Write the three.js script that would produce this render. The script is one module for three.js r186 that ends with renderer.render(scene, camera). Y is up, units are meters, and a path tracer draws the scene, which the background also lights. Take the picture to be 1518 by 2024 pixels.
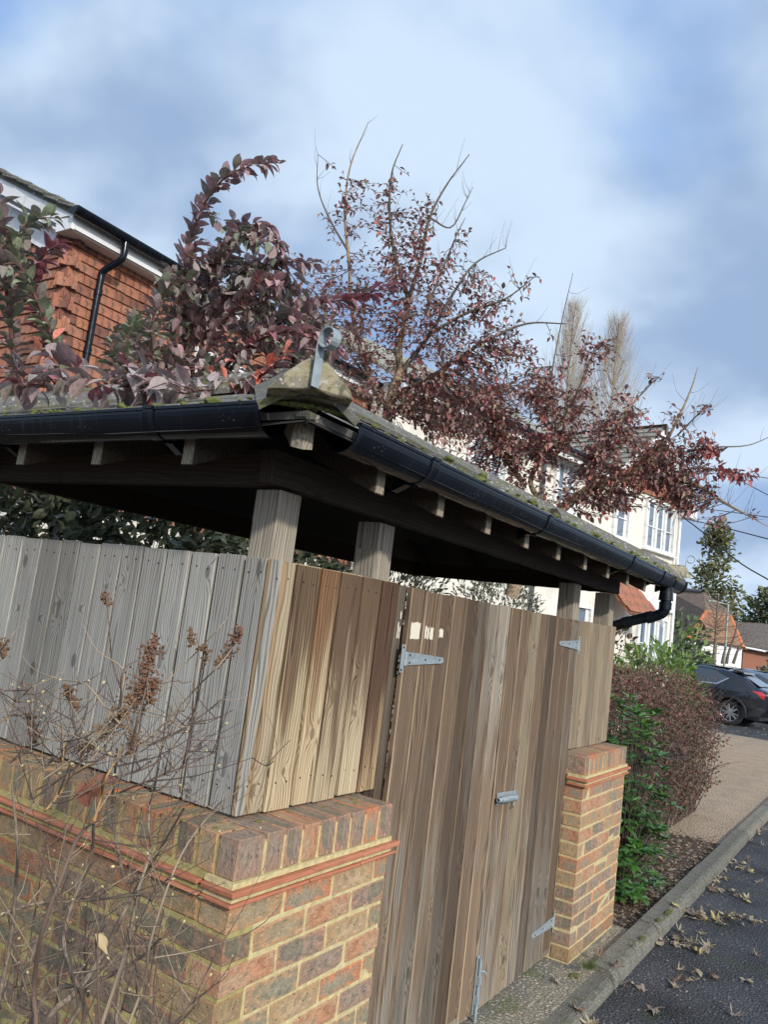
import * as THREE from 'three';
import { mergeGeometries } from 'three/addons/utils/BufferGeometryUtils.js';

// ---------------------------------------------------------------- camera, sky, sun, exposure
const scene = new THREE.Scene();
const camera = new THREE.PerspectiveCamera(66.29, 769 / 1024, 0.05, 900);
camera.rotation.order = 'YXZ';
camera.position.set(-1.5945, 1.6659, 1.3711);
camera.rotation.set(0.133, -0.9836, 0.1269);
camera.updateMatrixWorld(true);
const renderer = new THREE.WebGLRenderer();
renderer.toneMapping = THREE.LinearToneMapping;
renderer.toneMappingExposure = 1.15;
renderer.shadowMap.enabled = true;
const SUN_DIR = new THREE.Vector3(-0.6, 0.56, 1).normalize();
const sun = new THREE.DirectionalLight(new THREE.Color(1, 0.93, 0.84), 2.7);
sun.position.copy(SUN_DIR).multiplyScalar(40);
sun.castShadow = true;
sun.shadow.radius = 5;
Object.assign(sun.shadow.camera, { left: -30, right: 30, top: 30, bottom: -30, far: 120 });
scene.add(sun);
const SKY = { zenith: [0.17, 0.32, 0.66], low: [0.31, 0.51, 0.84], white: [0.61, 0.74, 0.88], grey: [0.30, 0.41, 0.60], ox: 71.3, oz: 55.2 };

// ---------------------------------------------------------------- random numbers and noise
let seed = 7;
const reseed = (s) => { seed = s; };
function rnd() { seed = (seed + 0x6d2b79f5) | 0; let t = Math.imul(seed ^ (seed >>> 15), 1 | seed); t = (t + Math.imul(t ^ (t >>> 7), 61 | t)) ^ t; return ((t ^ (t >>> 14)) >>> 0) / 4294967296; }
const rr = (a, b) => a + (b - a) * rnd();
const gauss = () => (rnd() + rnd() + rnd() + rnd() - 2) * 1.0;
const pick = (a) => a[Math.floor(rnd() * a.length)];
const clamp = (x, a = 0, b = 1) => Math.min(b, Math.max(a, x));
const mix = (a, b, t) => a + (b - a) * t;
const mix3 = (a, b, t) => [mix(a[0], b[0], t), mix(a[1], b[1], t), mix(a[2], b[2], t)];
const sstep = (a, b, x) => { const t = clamp((x - a) / (b - a)); return t * t * (3 - 2 * t); };
const PERM = new Uint8Array(512), GX = new Float32Array(256), GY = new Float32Array(256);
{ const p = [...Array(256).keys()]; reseed(99); for (let i = 255; i > 0; i--) { const j = Math.floor(rnd() * (i + 1)); [p[i], p[j]] = [p[j], p[i]]; } for (let i = 0; i < 512; i++) PERM[i] = p[i & 255]; for (let i = 0; i < 256; i++) { const a = rnd() * 6.2832; GX[i] = Math.cos(a); GY[i] = Math.sin(a); } }
function noise(x, y, per = 256) {                                   // gradient noise, about -0.7 to 0.7, repeating every per cells
  const fx = Math.floor(x), fy = Math.floor(y), dx = x - fx, dy = y - fy;
  const x0 = ((fx % per) + per) % per & 255, x1 = (((fx + 1) % per) + per) % per & 255, y0 = ((fy % per) + per) % per & 255, y1 = (((fy + 1) % per) + per) % per & 255;
  const g = (a, b, u, v) => { const h = PERM[PERM[a] + b]; return GX[h] * u + GY[h] * v; };
  const sx = dx * dx * dx * (dx * (dx * 6 - 15) + 10), sy = dy * dy * dy * (dy * (dy * 6 - 15) + 10);
  return mix(mix(g(x0, y0, dx, dy), g(x1, y0, dx - 1, dy), sx), mix(g(x0, y1, dx, dy - 1), g(x1, y1, dx - 1, dy - 1), sx), sy) * 1.5;
}
function fbm(x, y, oct = 4, per = 256) { let s = 0, a = 0.5; for (let i = 0; i < oct; i++) { s += a * noise(x + i * 17.3 * (per === 256 ? 1 : 0), y, per); x *= 2; y *= 2; per = Math.min(256, per * 2); a *= 0.5; } return s; }
function hash3(x, y, z) { let h = Math.imul(x, 374761393) ^ Math.imul(y, 668265263) ^ Math.imul(z, 2147483647 ^ 0x5bd1e995); h = Math.imul(h ^ (h >>> 13), 1274126177); return ((h ^ (h >>> 16)) >>> 0) / 4294967296; }
function vnoise3(x, y, z) {
  const X = Math.floor(x), Y = Math.floor(y), Z = Math.floor(z), f = (t) => t * t * (3 - 2 * t), u = f(x - X), v = f(y - Y), w = f(z - Z);
  const l = (k) => mix(mix(hash3(X, Y, Z + k), hash3(X + 1, Y, Z + k), u), mix(hash3(X, Y + 1, Z + k), hash3(X + 1, Y + 1, Z + k), u), v);
  return mix(l(0), l(1), w);
}

// ---------------------------------------------------------------- the sky: broken cloud over pale blue
{
  const W = 1280, H = 640, data = new Float32Array(W * H * 4);
  const f3 = (x, y, z, o) => { let s = 0, a = 0.5; for (let i = 0; i < o; i++) { s += a * vnoise3(x, y, z); x = x * 2.03 + 11.7; y = y * 2.03 + 5.1; z = z * 2.03 + 3.3; a *= 0.5; } return s; };
  for (let j = 0; j < H; j++) for (let i = 0; i < W; i++) {
    const phi = (i + 0.5) / W * 2 * Math.PI - Math.PI, th = (j + 0.5) / H * Math.PI - Math.PI / 2;   // row 0 is straight down
    const d = [Math.cos(th) * Math.cos(phi), Math.sin(th), Math.cos(th) * Math.sin(phi)];
    const up = Math.max(0, d[1]);
    let c = mix3(SKY.low, SKY.zenith, Math.pow(up, 0.55));
    const k = 1 / (up + 0.35), wx = d[0] * k * 1.6 + SKY.ox, wz = d[2] * k * 1.6 + SKY.oz;
    const warp = f3(wx * 0.8, 2.2, wz * 0.8, 3);
    const body = f3(wx + warp * 0.9, 0.5, wz - warp * 0.7, 7);
    const cover = sstep(0.29, 0.53, body);
    const thick = sstep(0.32, 0.62, f3(wx * 1.9 + 9.4 + warp * 0.5, 7.7, wz * 1.9 + 1.2 + warp * 0.8, 7));
    const cl = mix3(SKY.white, SKY.grey, thick);
    c = mix3(c, cl, cover * 0.92);
    if (d[1] < 0) c = mix3(c, [0.12, 0.12, 0.11], sstep(0, -0.06, d[1]));
    const s = clamp(d[0] * SUN_DIR.x + d[1] * SUN_DIR.y + d[2] * SUN_DIR.z), g = 1.5 * Math.pow(s, 12) + 0.9 * Math.pow(s, 5);      // thin-cloud veil about the sun, brightened out of view to lift shaded faces
    if (d[1] > 0) c = [c[0] + g * 0.95, c[1] + g * 0.93, c[2] + g * 0.88];
    data.set([c[0], c[1], c[2], 1], (j * W + i) * 4);
  }
  const t = new THREE.DataTexture(data, W, H, THREE.RGBAFormat, THREE.FloatType);
  t.mapping = THREE.EquirectangularReflectionMapping; t.magFilter = THREE.LinearFilter; t.minFilter = THREE.LinearFilter; t.needsUpdate = true;
  scene.background = t; scene.environment = t;
}

// ---------------------------------------------------------------- helpers
const V = (x, y, z) => new THREE.Vector3(x, y, z);
const INV = camera.matrixWorld.clone();
const F = 1549.7;
const rayOf = (px, py) => V((px - 759) / F, -(py - 1012) / F, -1).transformDirection(INV).multiplyScalar(Math.hypot((px - 759) / F, (py - 1012) / F, 1));
const at = (px, py, D) => camera.position.clone().addScaledVector(rayOf(px, py), D);         // a point of the photograph at a depth in metres
const onPlane = (px, py, axis, val) => { const d = rayOf(px, py); return camera.position.clone().addScaledVector(d, (val - camera.position[axis]) / d[axis]); };
const counts = {};
function numbered(n) { counts[n] = (counts[n] ?? -1) + 1; return counts[n] ? n + '_' + String(counts[n]).padStart(3, '0') : n; }
function tag(o, label, category, group, kind) { if (label) o.userData.label = label; if (category) o.userData.category = category; if (group) o.userData.group = group; if (kind) o.userData.kind = kind; return o; }
function thing(name, label, category, pos = [0, 0, 0], turn = 0, group) { const o = new THREE.Group(); o.name = numbered(name); o.position.set(...pos); o.rotation.y = turn; scene.add(o); return tag(o, label, category, group); }
const partNo = new WeakMap();
function mesh(name, geo, mat, parent, pos, rot) {
  const m = new THREE.Mesh(geo, mat); m.castShadow = m.receiveShadow = true;
  if (parent) { const c = partNo.get(parent) ?? {}; partNo.set(parent, c); c[name] = (c[name] ?? -1) + 1; m.name = c[name] ? name + '_' + String(c[name]).padStart(3, '0') : name; parent.add(m); }
  else { m.name = numbered(name); scene.add(m); }
  if (pos) m.position.set(...pos); if (rot) m.rotation.set(...rot);
  return m;
}
const structure = (name, geo, mat, parent) => { const m = mesh(name, geo, mat, parent); if (!parent) m.userData.kind = 'structure'; return m; };
const merge = (gs) => mergeGeometries(gs.map((g) => { const n = g.index ? g.toNonIndexed() : g; for (const k of Object.keys(n.attributes)) if (!['position', 'normal', 'uv'].includes(k)) n.deleteAttribute(k); return n; }), false);
const box = (w, h, d, x = 0, y = 0, z = 0) => new THREE.BoxGeometry(w, h, d).translate(x, y, z);

// a box with chamfered edges; uv by face: (u over uw metres, v over vh metres) with an offset, 0 means the whole face
function cbox(w, h, d, c, { uw = 0, vh = 0, ud = 0, u0 = 0, v0 = 0, jit = 0, along = 'y' } = {}) {
  const e = [w / 2, h / 2, d / 2], P = {};
  for (const sx of [-1, 1]) for (const sy of [-1, 1]) for (const sz of [-1, 1]) {
    const s = [sx, sy, sz], j = [rr(-jit, jit), rr(-jit, jit), rr(-jit, jit)];
    for (let a = 0; a < 3; a++) P[[sx, sy, sz, a]] = [0, 1, 2].map((k) => s[k] * (k === a ? e[k] : e[k] - c) + j[k]);
  }
  const pos = [], uv = [];
  const put = (a, b, cc) => {
    const n = V(...b).sub(V(...a)).cross(V(...cc).sub(V(...a))), m = V(...a).add(V(...b)).add(V(...cc));
    const t = n.dot(m) < 0 ? [a, cc, b] : [a, b, cc], ax = [Math.abs(n.x), Math.abs(n.y), Math.abs(n.z)], k = ax.indexOf(Math.max(...ax));
    for (const p of t) {
      pos.push(...p);
      const U = k === 0 ? p[2] : p[0], Vv = k === 1 ? p[2] : p[1], ew = k === 0 ? d : w, eh = k === 1 ? d : h;
      let uu = uw ? U / uw + u0 : U / ew + 0.5, vv = vh ? Vv / vh + v0 : Vv / eh + 0.5;
      if (along === 'x') { uu = (k === 2 ? p[1] : k === 1 ? p[2] : p[2]) / (uw || 0.1) + u0; vv = (k === 0 ? p[1] : p[0]) / (vh || 1.8) + v0; }
      if (along === 'z') { uu = (k === 0 ? p[1] : p[0]) / (uw || 0.1) + u0; vv = (k === 2 ? p[1] : p[2]) / (vh || 1.8) + v0; }
      uv.push(uu, vv);
    }
  };
  const quad = (a, b, cc, dd) => { put(a, b, cc); put(a, cc, dd); };
  for (let a = 0; a < 3; a++) { const [b, cc] = [(a + 1) % 3, (a + 2) % 3]; for (const s of [-1, 1]) { const q = [[-1, -1], [1, -1], [1, 1], [-1, 1]].map(([m, n]) => { const k = [0, 0, 0]; k[a] = s; k[b] = m; k[cc] = n; return P[[...k, a]]; }); quad(...q); } }
  for (let a = 0; a < 3; a++) { const [b, cc] = [(a + 1) % 3, (a + 2) % 3]; for (const m of [-1, 1]) for (const n of [-1, 1]) { const K = (t) => { const k = [0, 0, 0]; k[a] = t; k[b] = m; k[cc] = n; return k; }; quad(P[[...K(-1), b]], P[[...K(1), b]], P[[...K(1), cc]], P[[...K(-1), cc]]); } }
  for (const sx of [-1, 1]) for (const sy of [-1, 1]) for (const sz of [-1, 1]) put(P[[sx, sy, sz, 0]], P[[sx, sy, sz, 1]], P[[sx, sy, sz, 2]]);
  const g = new THREE.BufferGeometry();
  g.setAttribute('position', new THREE.Float32BufferAttribute(pos, 3)); g.setAttribute('uv', new THREE.Float32BufferAttribute(uv, 2)); g.computeVertexNormals();
  return g;
}
// a tapering tube through points
function tube(pts, r0, r1, rad = 5, per = 3, wob = 0) {
  const curve = pts.length > 2 ? new THREE.CatmullRomCurve3(pts) : new THREE.LineCurve3(pts[0], pts[1]);
  const n = Math.max(2, (pts.length - 1) * per), P = [], idx = [], uv = [], N = [];
  let side = V(0, 0, 0);
  for (let i = 0; i <= n; i++) {
    const t = i / n, p = curve.getPoint(t), T = curve.getTangent(t);
    if (i === 0) side.set(Math.abs(T.y) < 0.9 ? 0 : 1, Math.abs(T.y) < 0.9 ? 1 : 0, 0).cross(T).normalize(); else side.addScaledVector(T, -side.dot(T)).normalize();
    const b = T.clone().cross(side), r = mix(r0, r1, t) * (1 + wob * noise(i * 1.3, pts[0].x * 7));
    for (let k = 0; k <= rad; k++) { const a = k / rad * 2 * Math.PI, q = side.clone().multiplyScalar(Math.cos(a)).addScaledVector(b, Math.sin(a)); N.push(q.x, q.y, q.z); q.multiplyScalar(r).add(p); P.push(q.x, q.y, q.z); uv.push(k / rad, t * 4); }
  }
  for (let i = 0; i < n; i++) for (let k = 0; k < rad; k++) { const a = i * (rad + 1) + k; idx.push(a, a + 1, a + rad + 1, a + 1, a + rad + 2, a + rad + 1); }
  const g = new THREE.BufferGeometry(); g.setAttribute('position', new THREE.Float32BufferAttribute(P, 3)); g.setAttribute('normal', new THREE.Float32BufferAttribute(N, 3)); g.setAttribute('uv', new THREE.Float32BufferAttribute(uv, 2)); g.setIndex(idx);
  return g;
}
// a flat slab between polygon corners (world points), given thickness along a normal; uv in metres
function slab(pts, th, uvAxes) {
  const n = pts[1].clone().sub(pts[0]).cross(pts[2].clone().sub(pts[0])).normalize(), u = uvAxes?.[0] ?? pts[1].clone().sub(pts[0]).normalize(), v = uvAxes?.[1] ?? n.clone().cross(u);
  const pos = [], uv = [], low = pts.map((p) => p.clone().addScaledVector(n, -th));
  const put = (...q) => { for (const p of q) { pos.push(p.x, p.y, p.z); uv.push(p.dot(u), p.dot(v)); } };
  for (let i = 1; i + 1 < pts.length; i++) { put(pts[0], pts[i], pts[i + 1]); put(low[0], low[i + 1], low[i]); }
  for (let i = 0; i < pts.length; i++) { const j = (i + 1) % pts.length; put(pts[i], low[i], low[j]); put(pts[i], low[j], pts[j]); }
  const g = new THREE.BufferGeometry(); g.setAttribute('position', new THREE.Float32BufferAttribute(pos, 3)); g.setAttribute('uv', new THREE.Float32BufferAttribute(uv, 2)); g.computeVertexNormals();
  return g;
}
// extrude a plan (x, y pairs) along z
function prism(pts, depth, bevel = 0) {
  const s = new THREE.Shape(pts.map(([x, y]) => new THREE.Vector2(x, y)));
  return new THREE.ExtrudeGeometry(s, { depth, bevelEnabled: bevel > 0, bevelSize: bevel, bevelThickness: bevel, bevelSegments: 1, steps: 1 });
}

// ---------------------------------------------------------------- textures
const toS = (x) => { x = clamp(x); return 255 * (x <= 0.0031308 ? 12.92 * x : 1.055 * Math.pow(x, 1 / 2.4) - 0.055); };
const fromS = (r, g, b) => [r, g, b].map((x) => { x /= 255; return x <= 0.04045 ? x / 12.92 : Math.pow((x + 0.055) / 1.055, 2.4); });
function texture(w, h, fn, bump = true) {                              // fn(u, v) gives [r, g, b, height]
  const c = new Uint8Array(w * h * 4), b = bump ? new Uint8Array(w * h * 4) : null;
  for (let j = 0; j < h; j++) for (let i = 0; i < w; i++) {
    const q = fn((i + 0.5) / w, (j + 0.5) / h), k = (j * w + i) * 4;
    c[k] = toS(q[0]); c[k + 1] = toS(q[1]); c[k + 2] = toS(q[2]); c[k + 3] = 255;
    if (b) { b[k] = b[k + 1] = b[k + 2] = 255 * clamp(q[3]); b[k + 3] = 255; }
  }
  const make = (d, s) => { const t = new THREE.DataTexture(d, w, h); t.magFilter = t.minFilter = THREE.LinearFilter; t.wrapS = t.wrapT = THREE.RepeatWrapping; if (s) t.colorSpace = THREE.SRGBColorSpace; t.needsUpdate = true; return t; };
  return { map: make(c, true), bump: b ? make(b, false) : null };
}
function mat(t, o = {}) {
  const { bumpScale = 0.002, tint, ...rest } = o;
  const m = new THREE.MeshPhysicalMaterial({ roughness: 0.9, ...rest });
  if (t) { m.map = t.map; if (t.bump) { m.bumpMap = t.bump; m.bumpScale = bumpScale; } }
  if (tint) m.color.setRGB(...tint);
  return m;
}
const plain = (rgb, o = {}) => { const m = new THREE.MeshPhysicalMaterial({ roughness: 0.85, ...o }); m.color.setRGB(...rgb); return m; };

// sawn softwood: u runs across 0.12 m, v along 1.8 m
function wood(s, { early, late, knots = 2, freq = 9, flat = 0.5, streak = 0.3, crack = 0.5, stain, w = 160, h = 1024, knot }) {
  reseed(s * 977 + 5);
  const c = rr(0.25, 0.75), v0 = rr(0.2, 0.8), K = [...Array(knots)].map(() => ({ u: rr(0.15, 0.85), v: rr(0.03, 0.97), r: rr(0.05, 0.13) })), so = s * 13.7;
  return texture(w, h, (u, v) => {
    const m = v * 1.8, wob = fbm(m * 1.3 + so, 3.3, 3) * 0.35, d = u - c + wob * 0.5;
    let ring = Math.sqrt(d * d * mix(1, 3, flat) + (m - v0 * 1.8) * (m - v0 * 1.8) * 0.02 * flat) * freq + fbm(u * 1.6 + so, m * 2.2, 3) * 1.6, kn = 0;
    for (const k of K) { const du = (u - k.u) * 0.12, dv = (v - k.v) * 1.8, q = Math.sqrt(du * du + dv * dv * 0.35) / (k.r * 0.12), e = Math.exp(-q * q * 0.16); ring += 2.4 * e * (1 + 0.2 * noise(u * 8, m * 9)); kn = Math.max(kn, sstep(1.15, 0.75, q)); }
    const sN = 0.5 + 0.5 * Math.sin(ring * 6.2832), l = sN * sN * sN * (0.75 + 0.25 * sN);
    const st = noise(u * 26 + so, m * 2.2) * 0.55 + noise(u * 70 + so, m * 5 + so) * 0.45, bl = fbm(u * 2.5 + so, m * 1.6 + 4, 3);
    let col = mix3(early, late, clamp(l * 0.95 + 0.25 * bl));
    let f = 1 + streak * st + 0.32 * bl + 0.12 * (rnd() - 0.5);
    const cr = sstep(0.40, 0.52, noise(u * 17 + so * 3, m * 0.9 + so)) * sstep(0.1, 0.3, noise(u * 3 + so, m * 2.3)) * crack;
    f *= 1 - 0.7 * cr;
    if (stain) { const q = stain(u, m, st, bl, l); col = mix3(col, q.grain ? q.col.map((x) => x * (1.25 - 0.85 * l)) : q.col, q.a); }
    if (kn > 0) col = mix3(col, knot ?? [late[0] * 0.55, late[1] * 0.5, late[2] * 0.48], kn * 0.75);
    return [col[0] * f, col[1] * f, col[2] * f, 0.55 + 0.25 * st - 0.3 * l - 0.5 * cr + 0.1 * kn];
  });
}
const T = {};
T.grey = [1, 2, 3, 4, 5].map((s) => wood(s, { early: [0.385, 0.39, 0.38], late: [0.185, 0.187, 0.182], knots: 2 + s % 3, freq: 5 + s % 3 * 2, flat: s % 2 ? 0.7 : 0.2, streak: 0.42, crack: 0.7, knot: [0.11, 0.105, 0.1] }));
const rain = (edge, amp, col) => (u, m, st, bl) => ({ a: sstep(-0.16, 0.1, m - edge + amp * st + amp * 1.3 * bl) * 0.94, col, grain: true });   // weathered pale where rain reaches, with a ragged grain-following edge
T.warm = [
  wood(21, { early: [0.48, 0.385, 0.24], late: [0.2, 0.14, 0.07], knots: 2, freq: 6, flat: 0.9, streak: 0.35, crack: 0.25, stain: rain(1.42, 0.33, [0.10, 0.06, 0.032]), knot: [0.12, 0.08, 0.045] }),
  wood(22, { early: [0.50, 0.40, 0.25], late: [0.22, 0.145, 0.07], knots: 2, freq: 7, flat: 0.6, streak: 0.35, crack: 0.2, stain: rain(1.50, 0.33, [0.145, 0.07, 0.031]), knot: [0.14, 0.09, 0.05] }),
  wood(23, { early: [0.46, 0.37, 0.24], late: [0.18, 0.13, 0.07], knots: 3, freq: 7, flat: 0.9, streak: 0.35, crack: 0.2, stain: rain(1.40, 0.36, [0.095, 0.053, 0.03]), knot: [0.13, 0.085, 0.045] }),
  wood(24, { early: [0.50, 0.41, 0.27], late: [0.21, 0.145, 0.08], knots: 2, freq: 6, flat: 0.8, streak: 0.3, crack: 0.3, stain: rain(1.47, 0.33, [0.10, 0.057, 0.032]), knot: [0.13, 0.085, 0.045] }),
  wood(25, { early: [0.42, 0.30, 0.17], late: [0.16, 0.095, 0.045], knots: 2, freq: 8, flat: 0.9, streak: 0.4, crack: 0.3, stain: rain(1.24, 0.33, [0.065, 0.03, 0.017]), knot: [0.12, 0.06, 0.03] }),
];
T.corner = wood(29, { early: [0.39, 0.32, 0.215], late: [0.21, 0.16, 0.095], knots: 4, freq: 5, flat: 0.6, streak: 0.35, crack: 0.6, stain: (u, m, st, bl, l) => { const e = u - 0.38 - 0.25 * fbm(m * 2.2, 1.7, 3); return e < 0.02 + 0.1 * st ? { a: 0.92 * sstep(0.1, -0.12, e - 0.2 * st), col: [0.23, 0.226, 0.212], grain: true } : { a: 0.85 * sstep(0.0, 0.05, e) * sstep(0.34, 0.1, e - 0.14 * st - 0.2 * bl), col: [0.26, 0.165, 0.085], grain: true }; }, knot: [0.16, 0.1, 0.055] });
T.gate = [31, 32, 33, 34, 35, 36].map((s, i) => wood(s, { early: [0.155, 0.106, 0.067], late: [0.055, 0.036, 0.023], knots: i % 3, freq: 7 + i % 3 * 2, flat: i % 3 * 0.3, streak: 0.55, crack: 0.55, stain: (u, m, st, bl) => { const e = Math.max(sstep(0.012, 0.004, Math.abs(u - 0.055)), sstep(0.014, 0.005, Math.abs(u - 0.685)), 0.8 * sstep(0.012, 0.004, Math.abs(u - 0.82))) * sstep(-0.35, 0.2, st + bl * 1.2 + 0.2); return e > 0.05 ? { a: 0.75 * e, col: [0.33, 0.27, 0.19] } : { a: 0.8 * sstep(0.1, -0.25, m - 0.7 + st * 0.8 + bl * 1.7), col: [0.2, 0.178, 0.145], grain: true }; }, knot: [0.07, 0.052, 0.04] }));
T.tan = [41, 42].map((s) => wood(s, { early: [0.38, 0.31, 0.21], late: [0.16, 0.12, 0.075], knots: 3, freq: 8, flat: 0.3, streak: 0.5, crack: 0.4, stain: (u, m, st, bl) => ({ a: 0.6 * sstep(0.1, 0.35, bl + st * 0.4), col: [0.16, 0.105, 0.065] }), knot: [0.1, 0.07, 0.05] }));
T.post = [51, 52].map((s) => wood(s, { early: [0.35, 0.31, 0.25], late: [0.18, 0.15, 0.11], knots: 4, freq: 6, flat: 0.5, streak: 0.4, crack: 0.9, knot: [0.1, 0.08, 0.06] }));
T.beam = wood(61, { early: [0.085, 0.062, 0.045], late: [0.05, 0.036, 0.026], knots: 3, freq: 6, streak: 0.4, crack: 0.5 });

// bricks: u, v over one face; a fired skin with a blue-grey kiln patch, redder margins, dark specks and pale scum
function brickTex(s, base, edge, patch, pa) {
  reseed(s * 31 + 3); const cx = rr(0.25, 0.75), cy = rr(0.35, 0.65), sx = rr(0.28, 0.5), so = s * 9.1;
  const spots = [...Array(5 + Math.floor(rnd() * 8))].map(() => [rnd(), rnd(), rr(0.008, 0.03)]);
  return texture(192, 80, (u, v) => {
    const n = fbm(u * 7 + so, v * 3 + so, 4), m = fbm(u * 22 + so, v * 9, 3), d = Math.hypot((u - cx) / sx, (v - cy) / 0.42) + n * 0.9;
    let col = mix3(base, edge, sstep(0.25, 0.55, Math.max(Math.abs(u - 0.5), Math.abs(v - 0.5)) + n * 0.5));
    col = mix3(col, patch, pa * sstep(1.05, 0.55, d));
    let f = 1 + 0.5 * n + 0.42 * m + 0.2 * (rnd() - 0.5), hgt = 0.5 + 0.4 * m + 0.2 * (rnd() - 0.5);
    for (const [a, b, r] of spots) { const q = Math.hypot((u - a) * 2.4, v - b) + 0.02 * m; if (q < r * 2) { f *= 0.45 + 0.5 * sstep(r, 2 * r, q); hgt -= 0.3; } }
    col = mix3(col, [0.42, 0.35, 0.27], 0.35 * sstep(0.18, 0.4, fbm(u * 12 + so * 2, v * 6, 3)));
    return [col[0] * f, col[1] * f, col[2] * f, hgt];
  });
}
T.brick = [
  brickTex(1, [0.31, 0.215, 0.15], [0.35, 0.185, 0.115], [0.22, 0.19, 0.155], 0.4), brickTex(2, [0.25, 0.19, 0.145], [0.32, 0.19, 0.125], [0.20, 0.18, 0.15], 0.85),
  brickTex(3, [0.37, 0.175, 0.115], [0.33, 0.19, 0.135], [0.34, 0.245, 0.19], 0.6), brickTex(4, [0.25, 0.165, 0.145], [0.27, 0.16, 0.13], [0.2, 0.17, 0.16], 0.5),
  brickTex(5, [0.35, 0.245, 0.165], [0.33, 0.2, 0.125], [0.33, 0.22, 0.17], 0.5), brickTex(6, [0.32, 0.18, 0.135], [0.42, 0.15, 0.08], [0.21, 0.19, 0.165], 0.8),
  brickTex(7, [0.22, 0.155, 0.14], [0.3, 0.16, 0.12], [0.16, 0.142, 0.125], 0.8),
];
T.mortar = texture(256, 256, (u, v) => { const n = fbm(u * 16, v * 16, 4, 16), g = rnd() - 0.5, f = 1 + 0.45 * n + 0.25 * g, y = 0.5 * fbm(u * 5 + 3, v * 5, 3, 5); return [(0.51 + 0.05 * y) * f, 0.43 * f, (0.225 - 0.04 * y) * f, 0.5 + 0.3 * n + 0.35 * g]; });
T.clay = texture(256, 128, (u, v) => { const n = fbm(u * 6, v * 3 + 7, 4, 6), g = rnd() - 0.5, d = sstep(0.05, 0.32, fbm(u * 4 + 2, v * 2 + 1, 4, 4)), f = 1 + 0.4 * n + 0.16 * g; return [mix(0.33, 0.115, d * 0.85) * f, mix(0.132, 0.075, d * 0.85) * f, mix(0.076, 0.058, d * 0.8) * f, 0.5 + 0.4 * n + 0.2 * g]; });
T.crease = texture(128, 64, (u, v) => { const n = fbm(u * 5, v * 3, 4, 8), g = rnd() - 0.5, f = 1 + 0.35 * n + 0.12 * g; return [0.44 * f, 0.175 * f, 0.10 * f, 0.5 + 0.4 * n]; });
T.lichen = texture(512, 512, (u, v) => {
  const n = fbm(u * 10, v * 10, 4, 10), g = rnd() - 0.5; let col = [0.13, 0.125, 0.115]; const f = 1 + 0.5 * n + 0.3 * g;
  col = mix3(col, [0.42, 0.40, 0.34], 0.9 * sstep(0.24, 0.32, fbm(u * 26 + 3, v * 26, 3, 26))); col = mix3(col, [0.11, 0.12, 0.035], 0.8 * sstep(0.1, 0.28, fbm(u * 8 + 5, v * 8 + 2, 4, 8)));
  return [col[0] * f, col[1] * f, col[2] * f, 0.5 + 0.4 * n + 0.3 * g];
});
T.cap = texture(256, 256, (u, v) => {                                       // sandy mortar with grey lichen crust and green growth
  const n = fbm(u * 7, v * 7, 4, 7), g = rnd() - 0.5; let col = mix3([0.47, 0.41, 0.27], [0.27, 0.25, 0.19], sstep(-0.15, 0.25, n)); const f = 1 + 0.35 * n + 0.3 * g;
  col = mix3(col, [0.1, 0.095, 0.08], 0.8 * sstep(0.08, 0.3, fbm(u * 5 + 4, v * 5, 4, 5))); col = mix3(col, [0.6, 0.59, 0.55], 0.8 * sstep(0.26, 0.34, fbm(u * 17 + 1, v * 17, 3, 17))); col = mix3(col, [0.14, 0.16, 0.05], 0.5 * sstep(0.2, 0.36, fbm(u * 9 + 8, v * 9 + 3, 3, 9)));
  return [col[0] * f, col[1] * f, col[2] * f, 0.5 + 0.4 * n + 0.3 * g];
});
T.asphalt = texture(1024, 1024, (u, v) => {
  const n = fbm(u * 4, v * 4, 5, 4), g = rnd(), a = noise(u * 150, v * 150, 150), b = noise(u * 90 + 40, v * 90, 90); let f = 1 + 1.0 * n + 0.7 * a + 0.35 * (g - 0.5); let col = [0.040, 0.042, 0.047];
  if (b > 0.42) { col = mix3(col, [0.12, 0.12, 0.12], sstep(0.42, 0.6, b)); }
  if (g > 0.9985) col = [0.42, 0.38, 0.3];
  col = mix3(col, [0.04, 0.058, 0.026], 0.5 * sstep(0.14, 0.34, fbm(u * 3 + 1, v * 3 + 6, 4, 3)));
  return [col[0] * f, col[1] * f, col[2] * f, 0.5 + 0.6 * a + 0.25 * b];
});
T.concrete = texture(1024, 1024, (u, v) => {
  const n = fbm(u * 5, v * 5, 5, 5), g = rnd(), a = noise(u * 120, v * 120, 120), b = noise(u * 70 + 9, v * 70, 70); let col = mix3([0.27, 0.24, 0.175], [0.165, 0.155, 0.125], sstep(-0.2, 0.25, n)); let f = 1 + 0.3 * n + 0.35 * a + 0.3 * (g - 0.5);
  if (b > 0.36) col = mix3(col, [0.52, 0.46, 0.35], sstep(0.36, 0.55, b)); if (b < -0.42) col = mix3(col, [0.1, 0.09, 0.075], 0.7);
  col = mix3(col, [0.1, 0.115, 0.045], 0.6 * sstep(0.1, 0.3, fbm(u * 4 + 3, v * 4, 4, 4)));
  return [col[0] * f, col[1] * f, col[2] * f, 0.5 + 0.35 * a + 0.4 * Math.max(0, b)];
});
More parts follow.
